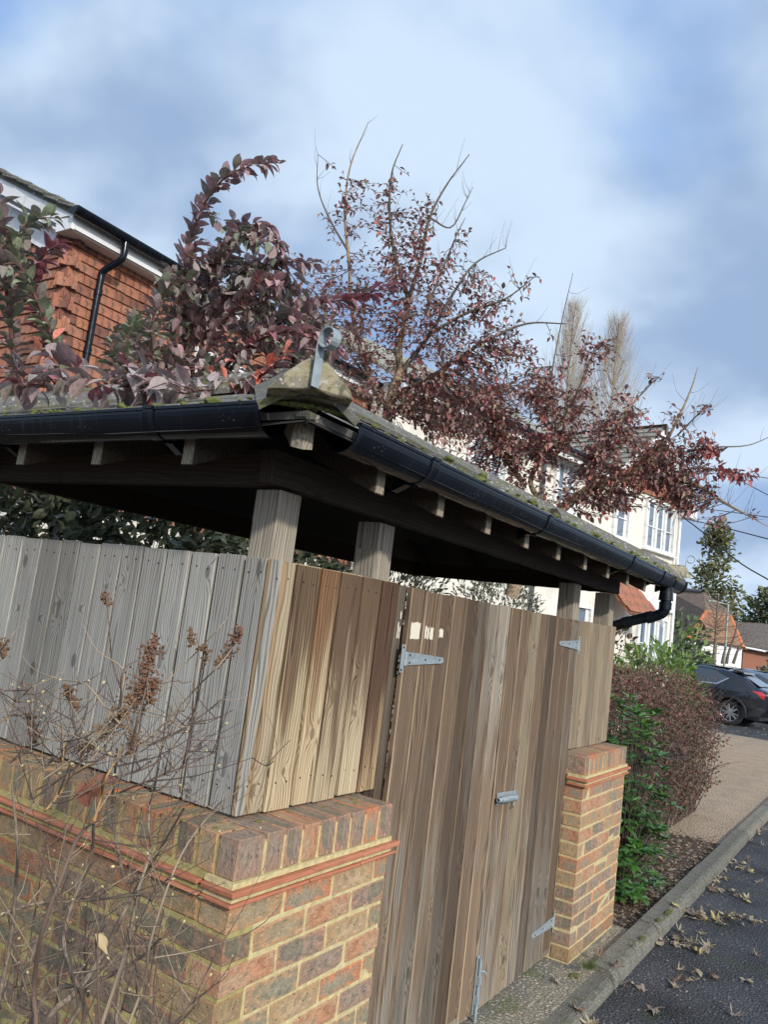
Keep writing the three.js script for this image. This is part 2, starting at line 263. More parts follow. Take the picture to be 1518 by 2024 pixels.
T.kerb = texture(512, 512, (u, v) => {
  const n = fbm(u * 5, v * 5, 4, 5), g = rnd() - 0.5, a = noise(u * 90, v * 90, 90), b = noise(u * 60 + 9, v * 60, 60); let col = [0.175, 0.165, 0.14]; const f = 1 + 0.4 * n + 0.3 * a + 0.25 * g;
  col = mix3(col, [0.42, 0.4, 0.35], sstep(0.4, 0.5, b)); col = mix3(col, [0.1, 0.11, 0.06], 0.6 * sstep(0.08, 0.3, fbm(u * 7 + 2, v * 7 + 1, 4, 7)));
  return [col[0] * f, col[1] * f, col[2] * f, 0.5 + 0.4 * a + 0.2 * b];
});
T.gravel = texture(1024, 1024, (u, v) => { const n = fbm(u * 5, v * 5, 3, 5), a = noise(u * 110, v * 110, 110), b = noise(u * 64 + 7, v * 64, 64), g = rnd() - 0.5; const f = 0.95 + 0.25 * n + 0.7 * a + 0.3 * g; const col = mix3([0.4, 0.285, 0.18], [0.46, 0.4, 0.32], sstep(0, 0.4, b)); return [col[0] * f, col[1] * f, col[2] * f, 0.5 + 0.6 * a + 0.3 * b]; });
T.soil = texture(512, 512, (u, v) => { const n = fbm(u * 8, v * 8, 5, 8), a = noise(u * 60, v * 60, 60), g = rnd() - 0.5, f = 1 + 0.6 * n + 0.6 * a + 0.3 * g; const col = mix3([0.075, 0.05, 0.034], [0.13, 0.085, 0.05], sstep(0, 0.4, a)); return [col[0] * f, col[1] * f, col[2] * f, 0.5 + 0.4 * n + 0.4 * a]; });
T.render = texture(512, 512, (u, v) => { const n = fbm(u * 4, v * 4, 5, 4), a = noise(u * 120, v * 120, 120), g = rnd() - 0.5, f = 1 + 0.07 * n + 0.05 * a + 0.05 * g, d = 0.35 * sstep(0.1, 0.4, fbm(u * 6 + 2, v * 2.0 + 1, 4, 6)); return [mix(0.70, 0.46, d) * f, mix(0.675, 0.44, d) * f, mix(0.60, 0.38, d) * f, 0.5 + 0.4 * a]; });
T.upvc = texture(128, 128, (u, v) => { const n = fbm(u * 4, v * 4, 4, 4), f = 1 + 0.1 * n, d = 0.5 * sstep(0.14, 0.34, fbm(u * 6 + 5, v * 6, 4, 6)); return [mix(0.74, 0.5, d) * f, mix(0.75, 0.5, d) * f, mix(0.75, 0.47, d) * f, 0.5]; }, false);
T.slate = texture(512, 512, (u, v) => { const row = Math.floor(v * 16), n = fbm(u * 8, v * 8, 4, 8), w = hash3(Math.floor(u * 10 + row % 2 * 0.5), row, 4), e = v * 16 - row, f = (0.8 + 0.4 * w) * (1 + 0.4 * n) * (e < 0.1 ? 0.4 : 1); return [0.2 * f, 0.165 * f, 0.13 * f, e]; });
T.bark = texture(128, 256, (u, v) => { const n = fbm(u * 6, v * 14, 4, 6), a = noise(u * 20, v * 8, 20), f = 1 + 0.6 * n + 0.5 * a; const col = mix3([0.2, 0.16, 0.115], [0.11, 0.095, 0.08], sstep(-0.2, 0.2, n)); return [col[0] * f, col[1] * f, col[2] * f, 0.5 + 0.5 * n + 0.3 * a]; });
T.leaf = texture(64, 96, (u, v) => { const x = Math.abs(u - 0.5), rib = sstep(0.035, 0.01, x), vein = sstep(0.8, 0.97, Math.sin((v - x * 0.7) * 62)), n = fbm(u * 5 + 3, v * 6, 3), f = 0.92 + 0.4 * n + 0.35 * rib + 0.16 * vein; return [f * 0.8, f * 0.8, f * 0.8, 0.5 + 0.3 * rib - 0.2 * vein]; });
T.zinc = texture(128, 128, (u, v) => { const n = fbm(u * 7, v * 7, 4, 7), w = hash3(Math.floor(u * 14 + noise(u * 9, v * 9, 9)), Math.floor(v * 14 + noise(u * 9 + 4, v * 9, 9)), 3), f = 0.8 + 0.25 * w + 0.3 * n; return [0.30 * f, 0.35 * f, 0.37 * f, 0.5 + 0.3 * n]; });
T.plastic = texture(512, 512, (u, v) => { const n = fbm(u * 6, v * 3, 4, 6), s = sstep(0.12, 0.4, fbm(u * 3 + 2, v * 40, 3, 40)), q = noise(u * 110, v * 110, 110), sp = 0.6 * sstep(0.56, 0.66, q) * sstep(0.12, 0.4, fbm(u * 5 + 7, v * 5, 3, 5)), k = 1 + 0.5 * n; return [mix(0.006, 0.02, s * 0.4) * k + 0.16 * sp, mix(0.009, 0.022, s * 0.4) * k + 0.16 * sp, mix(0.014, 0.025, s * 0.4) * k + 0.15 * sp, 0.2 + 0.12 * s + 0.5 * sp + 0.12 * n]; });
// ---------------------------------------------------------------- materials
const tints = (t, list, o) => list.map((c) => mat(t, { ...o, tint: c }));
const M = {
  grey: T.grey.flatMap((t) => tints(t, [[0.84, 0.8, 0.74], [0.6, 0.57, 0.52], [1.0, 0.96, 0.89]], { bumpScale: 0.0016 })),
  warm: T.warm.map((t) => mat(t, { bumpScale: 0.0016 })), corner: mat(T.corner, { bumpScale: 0.0016 }),
  gate: T.gate.flatMap((t) => tints(t, [[0.86, 0.85, 0.84], [0.6, 0.58, 0.56], [1.15, 1.14, 1.12]], { bumpScale: 0.0016 })), gateGrey: tints(T.gate[2], [[1.55, 1.58, 1.58]], { bumpScale: 0.0018 })[0], tan: tints(T.tan[0], [[0.85, 0.83, 0.82], [0.7, 0.69, 0.68]], { bumpScale: 0.0015 }).concat(tints(T.tan[1], [[0.88, 0.87, 0.86], [0.64, 0.64, 0.65]], { bumpScale: 0.0015 })),
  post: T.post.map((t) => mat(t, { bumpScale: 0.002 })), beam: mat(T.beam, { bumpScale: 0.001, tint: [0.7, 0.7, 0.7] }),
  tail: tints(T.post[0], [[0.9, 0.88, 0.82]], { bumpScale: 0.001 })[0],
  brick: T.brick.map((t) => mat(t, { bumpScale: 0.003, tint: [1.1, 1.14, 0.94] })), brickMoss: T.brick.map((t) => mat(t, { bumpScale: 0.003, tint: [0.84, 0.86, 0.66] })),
  mortar: mat(T.mortar, { bumpScale: 0.004 }), crease: tints(T.crease, [[1, 1, 1], [0.9, 0.85, 0.8]], { bumpScale: 0.0006, roughness: 0.7 }),
  clay: tints(T.clay, [[1, 1, 1], [0.85, 0.8, 0.78], [1.12, 1.1, 1.0], [0.95, 1.05, 1.1], [0.66, 0.66, 0.7], [0.5, 0.52, 0.58]], { bumpScale: 0.003, roughness: 0.85 }),
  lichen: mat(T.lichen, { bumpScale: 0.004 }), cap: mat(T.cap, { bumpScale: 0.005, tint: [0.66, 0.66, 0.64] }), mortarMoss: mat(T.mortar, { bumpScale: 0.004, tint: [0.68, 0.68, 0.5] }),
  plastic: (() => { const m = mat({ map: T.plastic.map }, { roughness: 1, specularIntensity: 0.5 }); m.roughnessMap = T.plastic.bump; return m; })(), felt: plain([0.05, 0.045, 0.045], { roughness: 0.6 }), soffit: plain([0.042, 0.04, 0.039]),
  zinc: mat(T.zinc, { metalness: 0.2, roughness: 0.55, bumpScale: 0.0005 }), steelDark: plain([0.05, 0.05, 0.052], { metalness: 0.6, roughness: 0.5 }),
  asphalt: mat(T.asphalt, { bumpScale: 0.007, roughness: 0.85 }), concrete: mat(T.concrete, { bumpScale: 0.006 }), kerbs: tints(T.kerb, [[0.85, 0.85, 0.83], [0.72, 0.73, 0.7], [0.98, 0.96, 0.9]], { bumpScale: 0.005 }), gravel: mat(T.gravel, { bumpScale: 0.012 }), soil: mat(T.soil, { bumpScale: 0.015 }),
  render: mat(T.render, { bumpScale: 0.002 }), slateGrey: mat(T.lichen, { bumpScale: 0.004, tint: [1.9, 1.9, 1.85] }), upvc: mat(T.upvc, { roughness: 0.4 }), slate: mat(T.slate, { bumpScale: 0.01 }), bark: mat(T.bark, { bumpScale: 0.004 }),
  glass: plain([0.13, 0.16, 0.19], { roughness: 0.06, clearcoat: 1, clearcoatRoughness: 0.03, specularIntensity: 1 }), curtain: plain([0.62, 0.66, 0.66]),
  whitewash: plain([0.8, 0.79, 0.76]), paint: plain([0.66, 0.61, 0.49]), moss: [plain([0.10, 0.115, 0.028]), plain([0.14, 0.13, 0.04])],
};
const uvMetres = (g, s = 1) => { if (g.index) { g = g.toNonIndexed(); } const p = g.attributes.position, n = g.attributes.normal, u = []; for (let i = 0; i < p.count; i++) { const a = [Math.abs(n.getX(i)), Math.abs(n.getY(i)), Math.abs(n.getZ(i))]; const k = a.indexOf(Math.max(...a)); u.push((k === 0 ? p.getZ(i) : p.getX(i)) / s, (k === 1 ? p.getZ(i) : p.getY(i)) / s); } g.setAttribute('uv', new THREE.Float32BufferAttribute(u, 2)); return g; };
const sheet = (x0, x1, z0, z1, y, s) => uvMetres(new THREE.PlaneGeometry(x1 - x0, z1 - z0).rotateX(-Math.PI / 2).translate((x0 + x1) / 2, y, (z0 + z1) / 2), s);
const blob = (r, sq = 0.7, j = 0.35) => { const g = new THREE.IcosahedronGeometry(r, 1), p = g.attributes.position, o = rr(0, 99); for (let i = 0; i < p.count; i++) { const k = 1 + j * noise(p.getX(i) / r * 1.7 + o, p.getY(i) / r * 1.7 + p.getZ(i) / r * 2.3); p.setXYZ(i, p.getX(i) * k, p.getY(i) * k * sq, p.getZ(i) * k); } g.computeVertexNormals(); return g; };
// Scatter: the 300 that show largest become parts of their own, the rest one object of stuff per shape and tone
const _w = new THREE.Vector3(), _q = new THREE.Quaternion(), _s = new THREE.Vector3();
function scatter(parent, items, geos, mats, { part = 'leaf', rest = 'foliage', most = 300 } = {}) {
  for (const it of items) { it.m.decompose(_w, _q, _s); it.d = _w.distanceTo(camera.position) / _s.x; }
  items.sort((a, b) => a.d - b.d);
  items.slice(0, most).forEach((it) => { const o = mesh(part, geos[it.g % geos.length], mats[it.c % mats.length], parent); o.applyMatrix4(it.m); });
  const by = new Map(); for (const it of items.slice(most)) { const k = (it.g % geos.length) + ',' + (it.c % mats.length); (by.get(k) ?? by.set(k, []).get(k)).push(it.m); }
  for (const [k, ms] of by) { const [g, c] = k.split(',').map(Number), im = new THREE.InstancedMesh(geos[g], mats[c], ms.length); ms.forEach((m, i) => im.setMatrixAt(i, m)); im.castShadow = im.receiveShadow = true; const cn = partNo.get(parent) ?? {}; partNo.set(parent, cn); cn[rest] = (cn[rest] ?? -1) + 1; im.name = cn[rest] ? rest + '_' + String(cn[rest]).padStart(3, '0') : rest; im.userData.kind = 'stuff'; parent.add(im); }
}
const basis = (pos, dir, up, size, wide = 1) => { const y = dir.clone().normalize(), z = up.clone().addScaledVector(y, -up.dot(y)); if (z.lengthSq() < 1e-6) z.set(0.3, 0.1, 0.9); z.normalize(); const x = y.clone().cross(z); return new THREE.Matrix4().makeBasis(x.multiplyScalar(size * wide), y.multiplyScalar(size), z.multiplyScalar(size)).setPosition(pos); };

// ---------------------------------------------------------------- ground, road, kerb
structure('ground', sheet(-200, 420, -330, 290, -0.30, 1.3), M.soil);
structure('road', sheet(-30, 120, 0.235, 7.2, -0.062, 1.7), M.asphalt);
structure('driveway', sheet(18.9, 70, -9, 0.2, -0.02, 1.7), M.asphalt);
structure('gravel', uvMetres(new THREE.BoxGeometry(12.3, 0.2, 6.1).translate(12.75, -0.1, -2.93), 1.3), M.gravel);
structure('soil_bed', uvMetres(new THREE.BoxGeometry(3.02, 0.2, 2.1).translate(5.09, -0.11, -0.93), 0.7), M.soil);
structure('concrete_apron', uvMetres(new THREE.BoxGeometry(3.5, 0.2, 0.42).translate(1.82, -0.102, -0.085), 1.1), M.concrete);
structure('apron_floor', uvMetres(new THREE.BoxGeometry(3.5, 0.2, 1.55).translate(1.85, -0.118, -1.07), 1.1), M.concrete);
structure('flower_bed', uvMetres(new THREE.BoxGeometry(6, 0.3, 4.3).translate(-3.02, -0.2, -1.93), 0.7), M.soil);
{ // kerb of laid stones, dropped in front of the gate, each with its chamfered road edge
  const kerb = thing('kerb'); kerb.userData.kind = 'structure'; reseed(501);
  const prof = (top) => { const b = -0.25; return [[-0.065, b], [0.06, b], [0.06, top - 0.045], [0.045, top - 0.018], [0.022, top - 0.003], [-0.063, top], [-0.065, top - 0.002]]; };
  let x = -2.72;
  for (let i = 0; i < 24; i++) {
    const L = 0.905, drop = x < 2.7, top = drop ? -0.006 : 0.03;
    const g = prism(prof(top + rr(-0.004, 0.004)).map(([a, b]) => [a, b]), L, 0).rotateY(Math.PI / 2);         // profile x becomes -z, depth becomes x
    g.scale(1, 1, -1); const idx = g.index; g.computeVertexNormals();
    const s = mesh('kerb_stone', uvMetres(g, 0.45), pick(M.kerbs), kerb, [x, 0, 0.172 + rr(-0.005, 0.005)], [0, rr(-0.004, 0.004), 0]);
    s.geometry.computeVertexNormals(); x += L + 0.014;
  }
}

// ---------------------------------------------------------------- brick walls
function brick(parent, x, y, z, w, h, d, moss) {
  const m = pick(moss ? M.brickMoss : M.brick), g = cbox(w, h, d, rr(0.002, 0.0045), { jit: 0.0026 });
  if (rnd() < 0.5) { const u = g.attributes.uv; for (let i = 0; i < u.count; i++) u.setX(i, 1 - u.getX(i)); }
  mesh('brick', g, m, parent, [x + w / 2, y + h / 2, z - d / 2]);
}
const BH = 0.065, CO = 0.075;
function frontRun(parent, x0, x1, first, c0 = 0, n = 12) {
  for (let c = c0; c < n; c++) {
    const y = c * CO + 0.01; let x = x0, k = 0;
    while (x < x1 - 0.03) { let w = k === 0 ? first(c) : 0.215; w = Math.min(w, x1 - x); if (x1 - x - w < 0.05 && x1 - x - w > 0) w = x1 - x; brick(parent, x, y, rr(-0.0018, 0.0018), w, BH, 0.1025); x += w + 0.01; k++; }
  }
}
{
  reseed(777);
  const W = thing('brick_wall', 'low brick wall with tile band and brick-on-edge cap under the grey fence corner', 'wall');
  const ZL = 1.62;
  mesh('mortar', uvMetres(box(0.638, 1.05, 0.205, 0.4225, 0.524, -0.1055), 0.4), M.mortar, W);
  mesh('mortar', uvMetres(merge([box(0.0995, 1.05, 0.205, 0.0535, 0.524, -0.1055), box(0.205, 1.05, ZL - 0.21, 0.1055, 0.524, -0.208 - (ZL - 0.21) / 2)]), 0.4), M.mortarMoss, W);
  for (let c = 0; c < 12; c++) {                                             // alternate courses lap at the corner
    const y = c * CO + 0.01, odd = c % 2 === 0; let x = odd ? 0.1125 : 0;
    if (!odd) { } while (x < 0.715) { let w = Math.min(0.215, 0.745 - x); if (0.745 - x - w < 0.045 && 0.745 - x - w > 0) w = 0.745 - x; brick(W, x, y, rr(-0.0018, 0.0018), w, BH, 0.1025); x += w + 0.01; }
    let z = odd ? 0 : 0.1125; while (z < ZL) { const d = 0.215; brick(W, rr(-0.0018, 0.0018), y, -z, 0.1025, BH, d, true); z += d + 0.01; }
  }
  // creasing tiles: two thin orange courses with sandy mortar between and above
  const crease = (x0, x1, z0, z1, y, h) => mesh('creasing_tile', cbox(x1 - x0, h, z1 - z0, 0.0025, { jit: 0.0016 }), pick(M.crease), W, [(x0 + x1) / 2, y + h / 2, (z0 + z1) / 2]);
  const fr = [-0.024, 0.305, 0.56, 0.772], sd = [0.10, 0.37, 0.64, 0.91, 1.18, 1.45, 1.62];
  for (let i = 0; i < 3; i++) { crease(fr[i] + (i ? 0.004 : 0), fr[i + 1], -0.09, 0.026, 0.932, 0.014); crease(fr[i] + 0.004 * (i ? 1 : 1), fr[i + 1] - 0.004, -0.09, 0.019, 0.904, 0.011); }
  for (let i = 0; i < 6; i++) { crease(-0.024, 0.09, -sd[i + 1] + 0.002, -sd[i] - 0.003, 0.932, 0.014); crease(-0.02, 0.09, -sd[i + 1] + 0.002, -sd[i] - 0.003, 0.904, 0.011); }
  const fil = [prism([[-0.09, 0.9155], [0.010, 0.9155], [0.012, 0.9315], [-0.09, 0.9315]], 0.765), prism([[-0.09, 0.9465], [0.014, 0.9465], [0.004, 0.962], [-0.09, 0.962]], 0.765)].map((g) => g.rotateY(-Math.PI / 2).translate(0.755, 0, 0)).map((g) => g.rotateY(0));
  for (const g of fil) { const p = g.attributes.position; for (let i = 0; i < p.count; i++) { const a = p.getZ(i), b = p.getX(i); p.setXYZ(i, b - 0.01, p.getY(i), a); } g.computeVertexNormals(); }
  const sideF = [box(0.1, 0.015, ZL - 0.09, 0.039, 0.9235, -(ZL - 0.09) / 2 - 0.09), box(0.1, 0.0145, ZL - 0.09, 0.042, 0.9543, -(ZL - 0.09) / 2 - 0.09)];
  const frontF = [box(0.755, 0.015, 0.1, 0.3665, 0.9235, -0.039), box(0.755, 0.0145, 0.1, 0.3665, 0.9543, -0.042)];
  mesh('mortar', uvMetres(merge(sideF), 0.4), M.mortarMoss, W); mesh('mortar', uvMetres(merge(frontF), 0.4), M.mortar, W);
  // cap of bricks on edge
  const rowlock = (x, z, w, d, moss) => { const m = pick(moss ? M.brickMoss : M.brick), g = cbox(w, 0.1025, d, 0.003, { jit: 0.002 }); mesh('brick', g, m, W, [x + w / 2, 0.962 + 0.05125 + rr(-0.001, 0.001), z - d / 2]); };
  mesh('brick', cbox(0.1045, 0.1025, 0.066, 0.003, { jit: 0.002 }), M.brick[3], W, [0.052, 1.013, -0.033]);
  mesh('brick', cbox(0.1045, 0.1025, 0.066, 0.003, { jit: 0.002 }), M.brick[0], W, [0.052, 1.0128, -0.108 - 0.002]);
  for (let i = 0; i < 8; i++) rowlock(0.1145 + i * 0.0793, rr(-0.002, 0.002), 0.0685, 0.2, false);
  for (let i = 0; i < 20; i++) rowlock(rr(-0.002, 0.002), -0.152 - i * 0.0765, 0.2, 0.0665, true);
  const mo = []; for (let i = 0; i < 26; i++) { const s = rnd() < 0.5; mo.push(blob(rr(0.004, 0.011), 0.5).translate(s ? rr(0.0, 0.12) : rr(0.01, 0.7), 1.064, s ? rr(-0.5, -0.04) : rr(-0.12, -0.05))); }
  const mm = mesh('moss', merge(mo), M.moss[1], W); mm.userData.kind = 'stuff';
}
{
  reseed(888);
  const W = thing('brick_pier', 'brick pier with tile band on the shrub side of the gates', 'pier');
  mesh('mortar', uvMetres(box(0.79, 1.05, 0.205, 3.131, 0.522, -0.1055), 0.4), M.mortar, W);
  for (let c = 0; c < 12; c++) { const y = c * CO + 0.01; let x = 2.733; const f = c % 2 ? 0.1025 : 0.215; let k = 0; while (x < 3.5) { let w = Math.min(k ? 0.215 : f, 3.529 - x); brick(W, x, y, rr(-0.0018, 0.0018), w, BH, c % 2 ? 0.105 : 0.1025, c === 0); x += w + 0.01; k++; } brick(W, 2.733, y, -0.1135, 0.1025, BH, 0.1025); }
  const crease = (x0, x1, z0, z1, y, h) => mesh('creasing_tile', cbox(x1 - x0, h, z1 - z0, 0.0025, { jit: 0.0016 }), pick(M.crease), W, [(x0 + x1) / 2, y + h / 2, (z0 + z1) / 2]);
  const fr = [2.708, 2.96, 3.2, 3.4, 3.556]; for (let i = 0; i < 4; i++) { crease(fr[i] + 0.003, fr[i + 1], -0.095, 0.026, 0.932, 0.014); crease(fr[i] + 0.006, fr[i + 1] - 0.004, -0.095, 0.019, 0.904, 0.011); }
  mesh('mortar', uvMetres(merge([box(0.812, 0.015, 0.1, 3.131, 0.9235, -0.039), box(0.812, 0.0145, 0.1, 3.131, 0.9543, -0.042)]), 0.4), M.mortar, W);
  for (let i = 0; i < 10; i++) mesh('brick', cbox(0.0685, 0.1025, 0.205, 0.003, { jit: 0.002 }), pick(M.brick), W, [2.768 + i * 0.0798, 1.013, -0.1025 + rr(-0.002, 0.002)]);
}

// ---------------------------------------------------------------- boarded fence panels
const nailGeo = new THREE.CylinderGeometry(0.0028, 0.0028, 0.002, 6).rotateX(Math.PI / 2);
function board(parent, m, pos, w, h, turn = 0, th = 0.02, name = 'board', o = {}) {
  return mesh(name, cbox(w, h, th, 0.0025, { uw: w * 1.02, vh: 1.8, u0: 0.5, v0: o.v0 ?? rr(0.3, 0.7), jit: 0.0008 }), m, parent, pos, [0, turn, rr(-0.002, 0.002) + (rnd() < 0.5 ? Math.PI : 0)]);
}
const YB = 1.075, YT = 1.795;
{
  reseed(1201);
  const P = thing('fence_panel', 'silvery grey vertical board fence panel on the shaded wall behind the bare shrub', 'fence');
  const zs = [-0.152, -0.247, -0.359, -0.473, -0.584, -0.696, -0.804, -0.917, -1.03, -1.133, -1.256, -1.374, -1.491, -1.60]; const nails = [];
  for (let i = 0; i < 13; i++) {
    const w = Math.abs(zs[i + 1] - zs[i]) - (i < 4 ? 0.013 : 0.008), zc = (zs[i] + zs[i + 1]) / 2, yt = YT + rr(-0.004, 0.003), yb = YB - rr(0.0, 0.006), m = M.grey[i === 0 ? 3 : Math.floor(rnd() * M.grey.length)];
    board(P, m, [0.136 + rr(-0.001, 0.001), (yt + yb) / 2, zc], w, yt - yb, -Math.PI / 2);
    for (const y of [yt - 0.045, yb + 0.075]) for (const s of [-0.022, 0.026]) nails.push(nailGeo.clone().rotateY(-Math.PI / 2).translate(0.1254, y + rr(-0.006, 0.006), zc + s));
  }
  mesh('gap_shade_sheet', uvMetres(box(0.008, 0.71, 1.45, 0.165, 1.435, -0.875), 0.3), M.beam, P);  // added dark sheet, stands in for the shaded interior behind the board gaps
  const n = mesh('nail_heads', merge(nails), M.steelDark, P); n.userData.kind = 'stuff';
}
{
  reseed(1302);
  const P = thing('fence_panel', 'board fence panel weathered pale below and brown above, next to the gate post', 'fence');
  const xs = [0.122, 0.244, 0.37, 0.474, 0.601, 0.722, 0.835], nails = [];
  for (let i = 0; i < 6; i++) {
    const x0 = xs[i], x1 = xs[i + 1] - 0.014, yt = YT + rr(-0.004, 0.003), yb = YB - rr(0, 0.008), h = yt - yb;
    const mm = i ? M.warm[i - 1] : M.corner;
    mesh('board', cbox(x1 - x0, h, 0.02, 0.0025, { uw: 0.12, vh: 1.8, u0: 0.5, v0: 0.2 + 0.6 - 0.0, jit: 0.0008 }), mm, P, [(x0 + x1) / 2, (yt + yb) / 2, -0.142 + rr(-0.001, 0.001)]);
    for (const y of [yt - 0.05, yb + 0.08]) for (const s of [-0.025, 0.025]) nails.push(nailGeo.clone().translate((x0 + x1) / 2 + s, y + rr(-0.006, 0.006), -0.1315));
  }
  mesh('gap_shade_sheet', uvMetres(box(0.70, 0.71, 0.008, 0.48, 1.435, -0.172), 0.3), M.beam, P);  // added sheet too, its dark colour gives the shade seen between the boards
  const n = mesh('nail_heads', merge(nails), M.steelDark, P); n.userData.kind = 'stuff';
}
{
  reseed(1403);
  const P = thing('fence_panel', 'tan board fence panel above the brick pier by the hedge', 'fence');
  for (let i = 0; i < 7; i++) { const x0 = 2.72 + i * 0.1165, w = 0.110, yt = YT + rr(-0.005, 0.003), yb = YB - rr(0, 0.008); board(P, M.tan[i % 4], [x0 + w / 2, (yt + yb) / 2, -0.142 + rr(-0.001, 0.001)], w, yt - yb); }
  mesh('gap_shade_sheet', uvMetres(box(0.78, 0.71, 0.008, 3.13, 1.435, -0.172), 0.3), M.beam, P);  // same added dark sheet, so the gaps here read as shaded interior
  board(P, M.tan[1], [3.527, 1.43, -0.205], 0.09, 0.72, Math.PI / 2);
}

// ---------------------------------------------------------------- the gates
const gateBoard = (w, h) => { // a matchboard with chamfered edges and a sunk bead by one edge
  const t = 0.022, g = prism([[0.001, -t], [w - 0.001, -t], [w - 0.001, -0.006], [w - 0.005, -0.001], [w - 0.016, 0], [w - 0.019, -0.005], [w - 0.023, -0.005], [w - 0.026, 0], [0.006, 0], [0.001, -0.006]], h).rotateX(-Math.PI / 2);
  const p = g.attributes.position, nrm = g.attributes.normal, u = []; // after the turn: profile y became -z... keep front at +z
  for (let i = 0; i < p.count; i++) { p.setZ(i, -p.getZ(i)); }
  const ix = g.index; const q = g, pp = q.attributes.position;
  for (let i = 0; i < pp.count; i += 3) { const a = [pp.getX(i), pp.getY(i), pp.getZ(i)], b = [pp.getX(i + 1), pp.getY(i + 1), pp.getZ(i + 1)]; pp.setXYZ(i, ...b); pp.setXYZ(i + 1, ...a); }
  const u0 = 0.03, v0 = rr(0, 0.025), fl = rnd() < 0.45 ? -1 : 1; for (let i = 0; i < pp.count; i++) u.push(pp.getX(i) / 0.14 + u0, fl * pp.getY(i) / 1.8 + v0);
  q.setAttribute('uv', new THREE.Float32BufferAttribute(u, 2)); q.computeVertexNormals(); return q;
};
function hinge(parent, x, y, dir, len, hp, hs) {                              // T hinge: upright plate with knuckle, tapering strap, screws
  const plate = mesh('hinge_plate', cbox(0.022, hp, 0.004, 0.001), M.zinc, parent, [x - dir * 0.019, y, -0.095]);
  mesh('hinge_knuckle', new THREE.CylinderGeometry(0.007, 0.007, hs * 1.05, 10), M.zinc, parent, [x, y, -0.094]);
  const s = new THREE.Shape([[0.004, -hs / 2], [len - 0.012, -0.011], [len, -0.005], [len, 0.005], [len - 0.012, 0.011], [0.004, hs / 2]].map(([a, b]) => new THREE.Vector2(a * dir, b)));
  mesh('hinge_strap', uvMetres(new THREE.ExtrudeGeometry(s, { depth: 0.003, bevelEnabled: true, bevelSize: 0.001, bevelThickness: 0.001, bevelSegments: 1 }), 0.2), M.zinc, parent, [x, y, -0.098]);
  const sc = [[0.03, hs * 0.3], [0.03, -hs * 0.3], [len * 0.5, 0], [len * 0.88, 0]].map(([a, b]) => new THREE.CylinderGeometry(0.004, 0.004, 0.003, 8).rotateX(Math.PI / 2).translate(x + a * dir, y + b, -0.0935)).concat([-0.4, 0.4].map((k) => new THREE.CylinderGeometry(0.004, 0.004, 0.003, 8).rotateX(Math.PI / 2).translate(x - dir * 0.024, y + hp * k, -0.0925)));
  const q = mesh('screws', merge(sc), M.steelDark, parent); q.userData.kind = 'stuff';
}
{
  reseed(1504);
  const G = thing('gate', 'brown boarded gate leaf with peeled white patches, hung by the near brick wall', 'gate');
  board(G, M.gate[1], [0.855, 0.9, -0.143], 0.055, 1.78, 0, 0.022, 'stile'); mesh('jamb', uvMetres(box(0.12, 1.78, 0.02, 0.86, 0.89, -0.165), 0.3), M.beam, G);
  const n = 8, w = (1.772 - 0.868) / n;
  for (let i = 0; i < n; i++) { const h = 1.752 + rr(-0.003, 0.003); mesh('board', gateBoard(w - 0.001, h), i === n - 1 ? M.gateGrey : pick(M.gate), G, [0.868 + i * w, 0.033, -0.1 + rr(-0.0012, 0.0012)]); }
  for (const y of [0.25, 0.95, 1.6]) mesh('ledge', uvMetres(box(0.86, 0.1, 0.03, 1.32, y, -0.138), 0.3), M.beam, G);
  hinge(G, 0.866, 1.531, 1, 0.29, 0.1, 0.047);
  // remains of an old painted notice: flaked white patches, one to a board
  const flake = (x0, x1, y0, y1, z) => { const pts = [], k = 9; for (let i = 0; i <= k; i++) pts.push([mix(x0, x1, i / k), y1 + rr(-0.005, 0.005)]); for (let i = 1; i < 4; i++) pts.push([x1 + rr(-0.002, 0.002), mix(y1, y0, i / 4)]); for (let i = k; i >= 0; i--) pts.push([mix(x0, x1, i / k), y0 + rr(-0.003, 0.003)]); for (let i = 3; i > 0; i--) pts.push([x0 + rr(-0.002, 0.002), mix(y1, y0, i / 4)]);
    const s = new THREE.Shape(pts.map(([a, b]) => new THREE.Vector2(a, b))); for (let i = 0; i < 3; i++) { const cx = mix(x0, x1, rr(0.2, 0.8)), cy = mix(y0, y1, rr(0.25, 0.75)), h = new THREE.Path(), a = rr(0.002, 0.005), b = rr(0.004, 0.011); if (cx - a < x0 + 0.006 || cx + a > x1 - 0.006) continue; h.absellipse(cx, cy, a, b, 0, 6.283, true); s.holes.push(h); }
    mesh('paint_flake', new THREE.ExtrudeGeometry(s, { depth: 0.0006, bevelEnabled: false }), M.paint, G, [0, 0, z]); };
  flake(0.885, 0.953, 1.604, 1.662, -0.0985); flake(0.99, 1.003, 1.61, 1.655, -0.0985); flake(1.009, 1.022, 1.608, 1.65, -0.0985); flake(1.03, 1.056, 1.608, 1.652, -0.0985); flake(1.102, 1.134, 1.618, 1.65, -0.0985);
  flake(0.846, 0.853, 1.60, 1.655, -0.1315); flake(0.858, 0.865, 1.60, 1.64, -0.1315); flake(0.856, 0.864, 1.67, 1.695, -0.1315);
}
